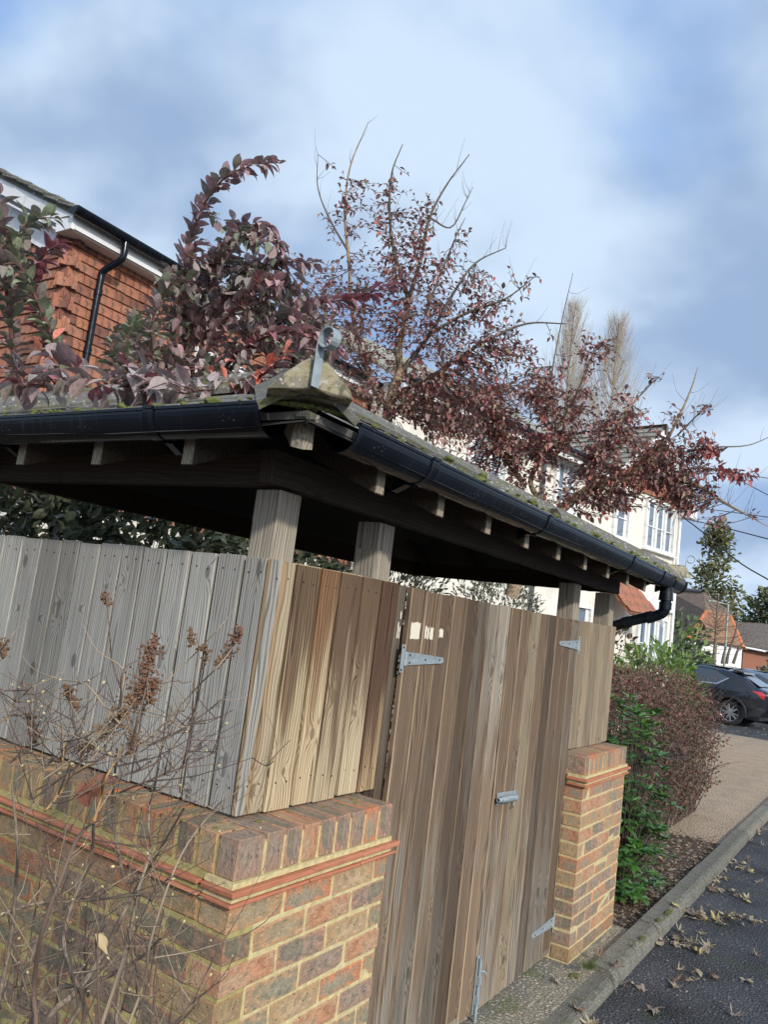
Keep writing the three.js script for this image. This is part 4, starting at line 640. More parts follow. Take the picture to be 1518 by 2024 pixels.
  mesh('eave_box', uvMetres(box(0.3, 0.17, 0.34, 0.13, EV - 0.19, 0.17), 1), M.upvc, H); mesh('fascia', uvMetres(box(L - 3.5, 0.18, 0.03, -3.5 - (L - 3.5) / 2, EV - 0.05, 0.31), 1), M.upvc, H); mesh('gutter', new THREE.CylinderGeometry(0.06, 0.06, L - 3.5, 10).rotateZ(Math.PI / 2), M.plastic, H, [-3.5 - (L - 3.5) / 2, EV + 0.02, 0.38]);
  // porch canopy between floors: small tiled roof and white fascia
  mesh('canopy_fascia', uvMetres(box(1.75, 0.28, 0.06, -0.88, 2.72, 0.10), 1), M.upvc, H);
  mesh('canopy_roof', slab([V(-3.2, 2.35, 0.75), V(-1.95, 2.35, 0.75), V(-1.95, 3.05, 0.02), V(-3.2, 3.05, 0.02)], 0.05, [V(1, 0, 0), V(0, 0.7, -0.7)]), M.clay[1], H);
  for (let r = 0; r < 7; r++) for (let k = 0; k < 8; k++) mesh('canopy_tile', tileBox[k % 4], M.clay[(r * 3 + k * 2) % 4], H, [-3.12 + k * 0.16 - (r % 2) * 0.04, 2.44 + r * 0.095, 0.70 - r * 0.099], [-0.75, 0, 0]);
  mesh('canopy_verge', uvMetres(prism([[0.8, 2.3], [0, 3.1], [0, 3.0], [0.8, 2.18]], 0.05).rotateY(-Math.PI / 2).translate(-1.9, 0, 0), 1), M.upvc, H);
}
{ // cottage at the end of the road, brown tiled with an orange hipped end over a white wall
  reseed(2203);
  const H = thing('white_cottage', 'white walled cottage with dark tiled roof and orange hipped end, far beyond the parked car', 'house');
  const D = 46, P = (x, y, d = 0) => at(x, y, D + d);
  const hip = [P(1360, 1263), P(1470, 1281), P(1443, 1217, 1.6), P(1397, 1208, 1.6)];
  const orange = mat(T.slate, { bumpScale: 0.02, tint: [1.4, 0.92, 0.68] }), brown = mat(T.slate, { bumpScale: 0.02, tint: [0.95, 0.8, 0.7] });
  mesh('hip_roof', slab(hip, -0.15, [V(0, 0, 1), V(0, 1, 0)]), orange, H);
  mesh('roof', slab([P(1397, 1208, 1.55), P(1360, 1263, -0.05), P(1300, 1254, 5), P(1312, 1163, 9), P(1391, 1170, 5)], -0.15, [V(1, 0, 0), V(0, 1, 0)]), brown, H);
  mesh('roof', slab([P(1397, 1208, 1.58), P(1391, 1170, 5), P(1447, 1209, 4), P(1443, 1217, 1.65)], -0.15, [V(0, 0, 1), V(0, 1, 0)]), brown, H);
  for (const [p, q] of [[[1397, 1208, 1.5], [1360, 1263, -0.1]], [[1443, 1217, 1.5], [1470, 1281, -0.1]]]) mesh('hip_tile', tube([P(...p), P(...q)], 0.13, 0.13, 6, 8), plain([0.5, 0.17, 0.07]), H);
  mesh('ridge_tile', tube([P(1391, 1169, 4.9), P(1312, 1162, 8.9)], 0.14, 0.14, 6), plain([0.2, 0.18, 0.16]), H);
  const wall = [P(1362, 1262, 0.15), P(1468, 1281, 0.15)], foot = wall.map((p) => V(p.x, -0.2, p.z));
  mesh('wall', uvMetres(slab([wall[0], wall[1], foot[1], foot[0]], -0.3), 2), M.whitewash, H);
  const side = [P(1300, 1256, 5), P(1362, 1262, 0.15)]; mesh('wall', uvMetres(slab([side[0], side[1], V(side[1].x, -0.2, side[1].z), V(side[0].x, -0.2, side[0].z)], -0.3), 2), M.whitewash, H);
  const u = wall[1].clone().sub(wall[0]).setY(0).normalize(), n = P(1414, 1300, 0.1); n.y -= 0.35; n.addScaledVector(u, 0); casement(H, 'window', V(n.x, n.y, n.z), u, 0.55, 1.0, 2, { curtain: false, bar: 0.5 });
  casement(H, 'window', V(n.x, n.y, n.z).addScaledVector(u, 0.72), u, 0.55, 1.0, 2, { curtain: false, bar: 0.5 });
}
{
  const H = thing('brick_bungalow', 'low brick bungalow with dark slate roof, partly hidden by a clipped bush', 'house'), D = 48, P = (x, y, d = 0) => at(x, y, D + d);
  mesh('roof', slab([P(1462, 1278, 0), P(1560, 1296, 0), P(1560, 1240, 3), P(1448, 1232, 3)], -0.15, [V(0, 0, 1), V(0, 1, 0)]), mat(T.slate, { bumpScale: 0.02, tint: [0.65, 0.66, 0.7] }), H);
  const w = [P(1470, 1283, 0.3), P(1560, 1298, 0.3)]; mesh('wall', slab([w[0], w[1], V(w[1].x, -0.2, w[1].z), V(w[0].x, -0.2, w[0].z)], -0.3), plain([0.28, 0.12, 0.075]), H);
  const u = w[1].clone().sub(w[0]).setY(0).normalize(), o = P(1474, 1328, 0.2); mesh('fascia', tube([P(1470, 1279, -0.1), P(1560, 1297, -0.1)], 0.07, 0.07, 4), M.upvc, H);
  casement(H, 'window', o, u, 1.6, 1.0, 3, { bar: 0 });
}
// ---------------------------------------------------------------- foliage
function leafGeo(wf, { n = 5, fold = 0.12, curl = 0.15, wave = 0 } = {}) {  // one leaf, 1 long, stalk end at the origin, growing along +y, face to +z
  const pos = [], uv = [], idx = [];
  for (let i = 0; i <= n; i++) { const t = i / n, w = wf(t); for (const s of [-1, 0, 1]) { pos.push(s * w, t, -curl * t * t + (s ? fold * w * 2 + wave * Math.sin(t * 9 + s) : 0)); uv.push(0.5 + s * w * 1.1, t); } }
  for (let i = 0; i < n; i++) for (const k of [0, 1]) { const a = i * 3 + k; idx.push(a, a + 1, a + 3, a + 1, a + 4, a + 3); }
  const g = new THREE.BufferGeometry(); g.setAttribute('position', new THREE.Float32BufferAttribute(pos, 3)); g.setAttribute('uv', new THREE.Float32BufferAttribute(uv, 2)); g.setIndex(idx); g.computeVertexNormals(); return g;
}
const ovate = (k, p = 0.9) => (t) => Math.max(0.012, k * Math.pow(Math.sin(Math.PI * Math.pow(clamp(t, 0, 1), p)), 0.75));
const LEAF = {
  round: [leafGeo(ovate(0.31, 1.05), { curl: 0.2, fold: 0.2 }), leafGeo(ovate(0.27, 1.0), { curl: 0.45, fold: 0.35 }), leafGeo(ovate(0.30, 1.1), { curl: -0.2, fold: 0.12, wave: 0.04 }), leafGeo(ovate(0.25, 0.95), { curl: 0.65, fold: 0.3, wave: 0.03 })],
  small: [leafGeo(ovate(0.28), { n: 3, curl: 0.2 }), leafGeo(ovate(0.24), { n: 3, curl: -0.1, fold: 0.25 })],
  long: [leafGeo(ovate(0.17, 1.1), { n: 4, curl: 0.3 }), leafGeo(ovate(0.15, 1.2), { n: 4, curl: 0.1, fold: 0.25 })],
};
const leafMat = (c, o = {}) => mat(T.leaf, { roughness: 0.75, transmission: 0.38, thickness: 0, bumpScale: 0.0006, tint: c, ...o });
const SMOKE = [[0.13, 0.095, 0.09], [0.16, 0.12, 0.11], [0.115, 0.105, 0.085], [0.085, 0.105, 0.065], [0.20, 0.125, 0.12], [0.17, 0.06, 0.07], [0.12, 0.145, 0.08], [0.18, 0.155, 0.14], [0.34, 0.11, 0.07], [0.09, 0.06, 0.06]].map((c) => leafMat(c.map((x, i) => x * [2.95, 2.8, 2.95][i])));
const WINE = [[0.10, 0.055, 0.05], [0.075, 0.043, 0.04], [0.15, 0.05, 0.045], [0.12, 0.075, 0.055], [0.06, 0.042, 0.038], [0.18, 0.06, 0.05], [0.17, 0.11, 0.10], [0.13, 0.115, 0.07]].map((c) => leafMat(c.map((x, i) => x * [3.5, 3.15, 3.15][i])));
const unit = () => { const z = rr(-1, 1), a = rr(0, 6.2832), r = Math.sqrt(1 - z * z); return V(r * Math.cos(a), z, r * Math.sin(a)); };
const EYE = camera.position;
// a leafy shoot along a curve: leaves in a loose spiral, leaning towards the tip
function shoot(items, curve, { from = 0.3, step = 0.03, size = [0.08, 0.1], tones, geos = 4, lean = 0.7, droop = 0.25, spread = 1 }) {
  const L = curve.getLength(), n = Math.ceil(L * (1 - from) / step); let ang = rr(0, 6.28);
  for (let i = 0; i <= n; i++) {
    const t = Math.min(1, from + (1 - from) * i / n + rr(-0.01, 0.01)), p = curve.getPointAt(clamp(t)), d = curve.getTangentAt(clamp(t)); ang += 2.4 + rr(-0.3, 0.3);
    const a = V(0, 1, 0).cross(d); if (a.lengthSq() < 1e-4) a.set(1, 0, 0); a.normalize(); const b = d.clone().cross(a), out = a.multiplyScalar(Math.cos(ang)).addScaledVector(b, Math.sin(ang));
    const dir = out.clone().multiplyScalar(spread).addScaledVector(d, lean + (i === n ? 1.5 : 0)).add(V(0, -droop * rr(0.2, 1.4), 0)).normalize(), s = rr(...size) * (i > n - 4 ? 0.8 : 1);
    const up = d.clone().multiplyScalar(-0.4).addScaledVector(out, -0.2).add(V(0, 1, 0)).add(unit().multiplyScalar(0.35));
    items.push({ m: basis(p.clone().addScaledVector(dir, s * 0.18), dir, up, s, rr(0.85, 1.1)), g: Math.floor(rnd() * geos), c: pick(tones) });
  }
}
const pathOf = (list) => list.map(([x, y, d]) => at(x, y, d));
const curveOf = (list) => new THREE.CatmullRomCurve3(pathOf(list));
function limb(t, list, r0, r1, m = M.bark, name = 'branch') { const pts = Array.isArray(list[0]) ? pathOf(list) : list; mesh(name, tube(pts, r0, r1, 7, 5, 0.12), m, t); return pts; }
// leaf clouds hung on twigs that grow from the nearest limb
function clouds(t, items, skeleton, list, o) {
  const twigs = [];
  for (const [x, y, rx, ry, D, rD, n0] of list) for (let i = 0, n = Math.round(n0 * (o.dense ?? 1)); i < n; i++) {
    const p = at(x + rx * gauss(), y + ry * gauss(), D + rD * gauss()); let best = null, bd = 1e9;
    for (const s of skeleton) { const d = s.distanceTo(p) + (s.y > p.y + 0.1 ? 0.3 : 0); if (d < bd && d > 0.05) { bd = d; best = s; } }
    const far = Math.min(1, o.reach / Math.max(bd, 0.01)), a = best.clone().lerp(p, 1 - far), mid = a.clone().lerp(p, 0.5).add(V(rr(-0.05, 0.05), -0.12 * (bd * far), rr(-0.05, 0.05))), c = new THREE.CatmullRomCurve3([a, mid, p]);
    twigs.push(tube([a, mid, p], o.twig ?? 0.004, 0.0012, 4, 2)); shoot(items, c, o);
  }
  const w = mesh('twigs', merge(twigs), o.twigMat ?? M.twig, t); w.userData.kind = 'stuff';
}
M.twig = plain([0.09, 0.065, 0.055]); M.twigPale = plain([0.42, 0.36, 0.28]); M.stem = mat(T.bark, { bumpScale: 0.003, tint: [2.1, 1.95, 1.7] });
{ // the smoke bush that spills over the store roof
  reseed(3001);
  const B = thing('smoke_bush', 'large leaved smoke bush in grey purple and maroon spilling over the store roof', 'shrub', [0, 0, 0]);
  const it = [], base = [330, 1010, 3.9];
  const main = [
    [[330, 900, 3.6], [345, 760, 3.55], [352, 620, 3.45], [375, 480, 3.4], [400, 410, 3.35], [440, 355, 3.3], [500, 325, 3.25], [538, 322, 3.22]],
    [[335, 880, 3.7], [380, 650, 3.6], [430, 520, 3.5], [480, 452, 3.45], [530, 450, 3.4], [556, 490, 3.4]],
    [[340, 880, 3.7], [400, 680, 3.6], [470, 560, 3.5], [540, 520, 3.45], [614, 520, 3.4]],
    [[350, 880, 3.6], [410, 690, 3.5], [470, 600, 3.4], [520, 555, 3.35], [544, 556, 3.3]],
    [[350, 880, 3.7], [440, 730, 3.6], [540, 660, 3.4], [620, 660, 3.3], [668, 690, 3.2]],
    [[360, 880, 3.8], [470, 760, 3.7], [560, 720, 3.6], [600, 690, 3.5]],
    [[360, 880, 3.9], [480, 700, 3.8], [600, 610, 3.8], [690, 590, 3.8], [780, 565, 3.8]],
    [[300, 880, 3.6], [290, 760, 3.5], [300, 640, 3.4], [330, 560, 3.4], [350, 540, 3.4]],
    [[290, 880, 3.4], [255, 740, 3.3], [250, 680, 3.3], [270, 630, 3.3]],
    [[300, 880, 3.7], [220, 690, 3.6], [235, 650, 3.6]],
    [[110, 900, 3.2], [108, 690, 3.1], [80, 610, 3.05], [45, 540, 3.0], [30, 480, 3.0], [60, 435, 3.0], [103, 430, 3.0]],
    [[100, 900, 3.3], [85, 640, 3.2], [60, 560, 3.15], [90, 500, 3.1], [115, 485, 3.1]],
    [[40, 900, 3.2], [20, 640, 3.1], [5, 520, 3.0], [0, 430, 3.0], [-20, 360, 3.0]],
    [[380, 880, 3.5], [440, 780, 3.3], [520, 740, 3.1], [560, 700, 3.05]],
  ];
  const skel = [], tone = [[0, 1, 4, 2, 9, 4], [0, 1, 4, 7, 4], [0, 9, 1, 4], [4, 7, 4, 5, 1], [4, 5, 4, 1, 5], [2, 4, 1], [5, 1, 5, 9], [2, 3, 0, 6, 7], [3, 6, 2, 3], [3, 2, 6], [3, 6, 2, 3, 6, 2], [5, 9, 5, 2], [2, 9, 3, 0], [4, 2, 8]];
  main.forEach((l, i) => {
    const pts = limb(B, l, 0.011, 0.002, M.twigRed ??= plain([0.13, 0.06, 0.05])), c = new THREE.CatmullRomCurve3(pts); for (let k = 0; k <= 20; k++) skel.push(c.getPoint(k / 20));
    shoot(it, c, { from: [0.45, 0.42, 0.4, 0.45, 0.4, 0.35, 0.4, 0.35, 0.3, 0.3, 0.3, 0.45, 0.3, 0.3][i], step: 0.008, size: [0.045, 0.078], tones: tone[i], lean: 1.1, droop: 0.35, spread: 0.8 });
  });
  const o = { from: 0.3, step: 0.026, size: [0.055, 0.08], tones: [0, 1, 2, 3, 3, 9, 7, 2, 4], reach: 0.35, lean: 0.7, droop: 0.3, twigMat: M.twigRed, dense: 1.35 };
  clouds(B, it, skel, [[400, 640, 80, 70, 3.7, 0.25, 26], [500, 620, 60, 60, 3.6, 0.25, 18], [320, 680, 70, 50, 3.7, 0.25, 20], [430, 720, 110, 40, 3.5, 0.3, 30], [560, 640, 60, 60, 3.7, 0.25, 16], [290, 730, 60, 30, 3.3, 0.25, 14], [40, 500, 30, 50, 3.1, 0.15, 7], [500, 480, 60, 30, 3.45, 0.15, 8], [590, 700, 60, 40, 3.4, 0.2, 12], [620, 640, 60, 50, 3.7, 0.2, 12], [430, 520, 50, 40, 3.5, 0.15, 16], [500, 545, 50, 30, 3.45, 0.15, 14], [470, 455, 36, 20, 3.4, 0.1, 7], [560, 590, 50, 30, 3.6, 0.15, 12], [380, 540, 40, 40, 3.5, 0.15, 10]], o);
  // sprays lying over the tiles, with the biggest leaves
  const low = curveOf([[20, 770, 3.0], [80, 765, 2.7], [200, 762, 2.5], [330, 770, 2.4], [400, 772, 2.4]]), lp = []; for (let k = 0; k <= 30; k++) lp.push(low.getPoint(k / 30));
  clouds(B, it, lp, [[60, 745, 60, 18, 2.7, 0.12, 8], [170, 735, 70, 22, 2.55, 0.12, 10], [260, 745, 70, 24, 2.45, 0.1, 12], [340, 762, 50, 16, 2.4, 0.1, 8]], { from: 0.35, step: 0.05, size: [0.075, 0.115], tones: [0, 7, 1, 9, 2, 7, 5], reach: 0.14, lean: 0.5, droop: 0.7, twigMat: M.twigRed });
  clouds(B, it, lp, [[110, 690, 22, 14, 2.9, 0.05, 1], [475, 715, 30, 10, 3.2, 0.05, 1]], { from: 0.6, step: 0.03, size: [0.06, 0.08], tones: [8], reach: 0.2, lean: 0.6, twigMat: M.twigRed });
  scatter(B, it, LEAF.round, SMOKE);
}
{ // the taller purple tree behind the gates
  reseed(3102);
  const B = thing('purple_tree', 'tall open purple leaved tree with bare twig tips rising behind the gates', 'tree');
  const it = [], skel = [], add = (l, r0, r1, m) => { const p = limb(B, l, r0, r1, m); const c = new THREE.CatmullRomCurve3(p); for (let k = 0; k <= 16; k++) skel.push(c.getPoint(k / 16)); };
  limb(B, [[740, 1230, 6.0], [752, 1000, 6.0], [770, 800, 6.0], [792, 735, 6.0]], 0.055, 0.04, M.stem, 'trunk');
  add([[792, 735, 6.0], [788, 690, 6.0], [800, 640, 6.0], [808, 590, 6.0]], 0.032, 0.022, M.stem);
  add([[808, 590, 6.0], [830, 520, 5.95], [850, 430, 5.9], [880, 370, 5.9], [928, 305, 5.85]], 0.018, 0.003); add([[808, 590, 6.0], [780, 500, 6.0], [770, 420, 6.0], [775, 340, 6.0], [796, 285, 6.0]], 0.017, 0.003);
  add([[750, 800, 6.0], [700, 640, 6.1], [690, 520, 6.1], [682, 420, 6.1], [692, 330, 6.1], [728, 242, 6.1]], 0.02, 0.003, M.stem); add([[690, 500, 6.1], [650, 430, 6.1], [628, 370, 6.1], [628, 305, 6.1]], 0.01, 0.002);
  add([[792, 735, 6.0], [850, 660, 5.9], [890, 590, 5.8], [940, 520, 5.8], [1000, 490, 5.8]], 0.02, 0.003); add([[850, 660, 5.9], [920, 620, 5.8], [1000, 590, 5.7], [1060, 545, 5.7]], 0.014, 0.003);
  add([[780, 780, 6.0], [860, 740, 5.9], [950, 680, 5.8], [1040, 640, 5.8], [1120, 640, 5.7]], 0.02, 0.004); add([[850, 430, 5.9], [890, 450, 5.9], [920, 400, 5.9], [935, 370, 5.9]], 0.008, 0.002); add([[840, 620, 5.95], [880, 520, 5.9], [905, 460, 5.9], [920, 430, 5.9]], 0.01, 0.002);
  add([[760, 800, 6.0], [720, 740, 5.9], [690, 700, 5.8], [640, 640, 5.8]], 0.014, 0.003);
  // bare whips at the top
  const wh = []; for (let i = 0; i < 90; i++) { const s = pick(skel.filter((q) => q.y > 2.9)), d = V(rr(-0.4, 0.5), rr(0.4, 1), rr(-0.4, 0.4)).normalize(), L = rr(0.08, 0.26); wh.push(tube([s, s.clone().addScaledVector(d, L * 0.5).add(V(0, -0.01, 0)), s.clone().addScaledVector(d, L).add(V(0.03, 0.03, 0))], 0.0018, 0.0006, 4, 2)); }
  const w = mesh('bare_twigs', merge(wh), M.twig, B); w.userData.kind = 'stuff';
  clouds(B, it, skel, [[690, 380, 30, 40, 6.1, 0.2, 12], [770, 380, 40, 40, 6.0, 0.2, 12], [820, 430, 50, 40, 5.95, 0.25, 22], [720, 440, 60, 50, 6.0, 0.25, 14], [780, 510, 60, 50, 6.0, 0.3, 34], [840, 520, 60, 50, 5.9, 0.3, 36], [720, 540, 60, 60, 6.0, 0.3, 22], [760, 620, 70, 50, 5.9, 0.35, 48], [850, 620, 80, 50, 5.9, 0.35, 52], [700, 660, 60, 50, 5.9, 0.3, 28], [940, 560, 50, 30, 5.8, 0.25, 22], [960, 620, 60, 40, 5.8, 0.3, 34], [880, 700, 90, 45, 5.9, 0.35, 60], [1000, 690, 70, 40, 5.8, 0.3, 36], [760, 720, 80, 45, 5.9, 0.35, 50], [1040, 560, 15, 12, 5.7, 0.1, 3], [920, 470, 12, 14, 5.85, 0.1, 3], [820, 790, 110, 40, 5.9, 0.4, 60], [960, 780, 90, 50, 5.8, 0.4, 60], [900, 860, 70, 30, 5.9, 0.3, 34], [620, 560, 50, 50, 5.9, 0.3, 16]],
    { from: 0.3, step: 0.036, size: [0.028, 0.058], tones: [0, 1, 2, 3, 4, 0, 3, 2, 6, 6, 7, 5], reach: 0.5, lean: 0.8, droop: 0.2, twig: 0.003, dense: 1.65 });
  scatter(B, it, LEAF.round, WINE);
}
{ // the lower wide tree reaching along the road
  reseed(3203);
  const B = thing('purple_tree', 'low spreading purple leaved tree arching sideways across the cream house', 'tree');
  const it = [], skel = [], add = (l, r0, r1, m) => { const p = limb(B, l, r0, r1, m); const c = new THREE.CatmullRomCurve3(p); for (let k = 0; k <= 16; k++) skel.push(c.getPoint(k / 16)); };
  limb(B, [[1010, 1180, 6.3], [1050, 1080, 6.3], [1100, 1015, 6.3]], 0.06, 0.05, M.stem, 'trunk');
  add([[1100, 1015, 6.3], [1150, 975, 6.3], [1210, 948, 6.25], [1260, 942, 6.2], [1310, 944, 6.2], [1380, 960, 6.1], [1420, 985, 6.1], [1518, 1040, 6.0]], 0.042, 0.004, M.stem); add([[1100, 1015, 6.3], [1050, 960, 6.3], [1060, 920, 6.3], [1100, 850, 6.3], [1140, 780, 6.2], [1180, 690, 6.1], [1225, 665, 6.1]], 0.026, 0.003, M.stem);
  add([[1160, 970, 6.3], [1175, 920, 6.3], [1210, 860, 6.2], [1250, 800, 6.2], [1300, 745, 6.1]], 0.02, 0.003, M.stem); add([[1260, 942, 6.2], [1300, 900, 6.2], [1340, 830, 6.1], [1370, 760, 6.1], [1380, 725, 6.1]], 0.018, 0.002, M.stem); add([[1280, 942, 6.2], [1340, 900, 6.1], [1400, 885, 6.0], [1480, 880, 6.0], [1530, 860, 6.0]], 0.012, 0.002);
  add([[1300, 944, 6.2], [1380, 925, 6.0], [1430, 930, 6.0], [1490, 940, 5.9]], 0.01, 0.002); add([[1040, 960, 6.3], [980, 880, 6.3], [940, 800, 6.3], [900, 760, 6.3]], 0.022, 0.003, M.stem); add([[1340, 860, 6.1], [1380, 820, 6.0], [1404, 800, 6.0]], 0.008, 0.002); add([[1100, 850, 6.3], [1090, 760, 6.2], [1110, 640, 6.2], [1133, 540, 6.2]], 0.01, 0.002); add([[1370, 960, 6.1], [1440, 1000, 6.0], [1500, 1030, 6.0]], 0.006, 0.002);
  const wh = []; for (let i = 0; i < 90; i++) { const s = pick(skel.filter((q) => q.y > 2.6)), d = V(rr(-0.2, 0.6), rr(0.1, 1), rr(-0.3, 0.6)).normalize(), L = rr(0.08, 0.28); wh.push(tube([s, s.clone().addScaledVector(d, L * 0.5).add(V(0, -0.02, 0)), s.clone().addScaledVector(d, L).add(V(0, 0.03, 0.03))], 0.0018, 0.0006, 4, 2)); }
  const w = mesh('bare_twigs', merge(wh), M.twig, B); w.userData.kind = 'stuff';
  const o = { from: 0.3, step: 0.036, size: [0.03, 0.062], tones: [0, 1, 2, 3, 4, 0, 3, 2, 5, 6, 6, 7], reach: 0.45, lean: 0.8, droop: 0.2, twig: 0.003, dense: 1.75 };
  clouds(B, it, skel, [[1060, 760, 60, 40, 6.2, 0.3, 34], [1120, 800, 60, 40, 6.2, 0.3, 40], [1020, 840, 80, 40, 6.2, 0.35, 44], [1120, 880, 80, 40, 6.2, 0.35, 50], [1200, 900, 60, 35, 6.2, 0.3, 36], [1170, 700, 35, 40, 6.1, 0.2, 16], [1210, 690, 22, 20, 6.1, 0.1, 6], [1250, 830, 40, 30, 6.2, 0.25, 18], [1300, 900, 60, 30, 6.15, 0.25, 44], [1350, 900, 50, 30, 6.1, 0.25, 40], [1390, 880, 25, 18, 6.0, 0.15, 14], [1310, 965, 60, 30, 6.15, 0.25, 30], [1380, 960, 40, 40, 6.05, 0.2, 16], [1300, 745, 14, 10, 6.1, 0.1, 3], [1390, 805, 16, 10, 6.0, 0.1, 4], [1340, 830, 30, 25, 6.1, 0.15, 8], [1180, 970, 90, 30, 6.25, 0.3, 26], [1120, 990, 60, 30, 6.25, 0.3, 16], [1240, 1000, 25, 18, 6.1, 0.1, 7], [960, 900, 80, 30, 6.25, 0.3, 34], [1030, 940, 50, 25, 6.2, 0.2, 20], [1010, 790, 60, 40, 6.2, 0.3, 40], [1060, 870, 70, 35, 6.2, 0.3, 44], [1000, 870, 60, 30, 6.2, 0.3, 30], [1180, 820, 50, 40, 6.2, 0.3, 30], [1280, 870, 60, 25, 6.2, 0.25, 26], [1330, 945, 60, 22, 6.1, 0.25, 34], [1250, 930, 60, 25, 6.2, 0.25, 30], [1150, 940, 60, 25, 6.25, 0.25, 26], [1310, 985, 40, 22, 6.15, 0.2, 18], [1230, 975, 50, 20, 6.2, 0.2, 16]], o);
  clouds(B, it, skel, [[1450, 935, 24, 10, 5.9, 0.06, 9], [1400, 885, 16, 14, 5.95, 0.08, 9], [1485, 942, 12, 8, 5.9, 0.05, 5], [1425, 930, 14, 12, 5.9, 0.05, 5]], { ...o, dense: 1, size: [0.06, 0.085], tones: [2, 5, 2, 0] });
  clouds(B, it, skel, [[1490, 1015, 8, 6, 6.0, 0.05, 1], [1380, 1020, 14, 8, 6.0, 0.05, 2], [1340, 1000, 20, 10, 6.0, 0.05, 2]], o);
  scatter(B, it, LEAF.round, WINE);
}
// evergreen growth seen under the roof and round the back
function bush(name, label, cat, list, geos, mats, size, { twigs = 40, most = 300, up = 0.3, inner = 0.25 } = {}) {     // list of [x, y, z, rx, ry, rz, n]
  const B = thing(name, label, cat), it = [], tw = [];
  for (const [x, y, z, rx, ry, rz, n] of list) {
    for (let i = 0; i < n; i++) { const u = unit(), k = rnd() < inner ? Math.cbrt(rnd()) : rr(0.82, 1.06), q = 1 + 0.35 * noise(u.x * 3 + x * 3, u.y * 3 + u.z * 2 + z); const p = V(x + u.x * rx * k * q, Math.max(0.01, y + u.y * ry * k * q), z + u.z * rz * k * q); const d = u.clone().add(unit().multiplyScalar(0.7)).add(V(0, up, 0)); it.push({ m: basis(p, d, unit().add(u).add(V(0, 0.8, 0)), rr(...size)), g: Math.floor(rnd() * 9), c: Math.floor(rnd() * mats.length) }); }
    for (let i = 0; i < twigs; i++) { const u = unit(); u.y = Math.abs(u.y) * 0.8 + 0.1; tw.push(tube([V(x + u.x * rx * 0.15, Math.max(0, y - ry * 0.9), z + u.z * rz * 0.15), V(x + u.x * rx * 0.5, y + u.y * ry * 0.1, z + u.z * rz * 0.5), V(x + u.x * rx * 0.98, y + u.y * ry * 0.98, z + u.z * rz * 0.98)], 0.006, 0.0015, 4, 3)); }
  }
  const w = mesh('stems', merge(tw), M.twig, B); w.userData.kind = 'stuff'; scatter(B, it, geos, mats, { most }); return B;
}
const GREEN = { dark: [[0.06, 0.085, 0.04], [0.075, 0.1, 0.045], [0.10, 0.115, 0.055]].map((c) => leafMat(c)), yew: [[0.08, 0.1, 0.05], [0.12, 0.14, 0.08], [0.17, 0.17, 0.12]].map((c) => leafMat(c)), glossy: [[0.075, 0.20, 0.04], [0.11, 0.27, 0.05], [0.065, 0.17, 0.05], [0.2, 0.40, 0.06]].map((c) => leafMat(c, { roughness: 0.35, clearcoat: 0.3 })), bright: [[0.17, 0.30, 0.05], [0.23, 0.36, 0.07], [0.12, 0.22, 0.04]].map((c) => leafMat(c)), gold: [[0.30, 0.28, 0.06], [0.2, 0.2, 0.05]].map((c) => leafMat(c)) };
reseed(3304);
bush('evergreen_shrub', 'dark ivy leaved shrub seen through the gap above the grey fence', 'shrub', [[0.7, 1.75, -2.7, 0.9, 0.8, 0.45, 3600], [1.9, 1.75, -2.8, 1.0, 0.8, 0.45, 3800], [3.1, 1.7, -2.8, 0.9, 0.7, 0.45, 2600]], LEAF.round, GREEN.dark, [0.06, 0.09], { most: 120 });
bush('yew_shrub', 'grey green needled shrub showing over the middle of the gates', 'shrub', [[4.7, 1.5, -2.7, 0.75, 0.95, 0.5, 5200]], LEAF.long, GREEN.yew, [0.05, 0.08], { most: 60, twigs: 80 });
bush('yew_shrub', 'dark green feathery shrub between the two posts by the downpipe', 'shrub', [[7.9, 1.35, -3.0, 0.8, 1.2, 0.6, 5200]], LEAF.long, GREEN.yew, [0.05, 0.08], { most: 60, twigs: 80 });
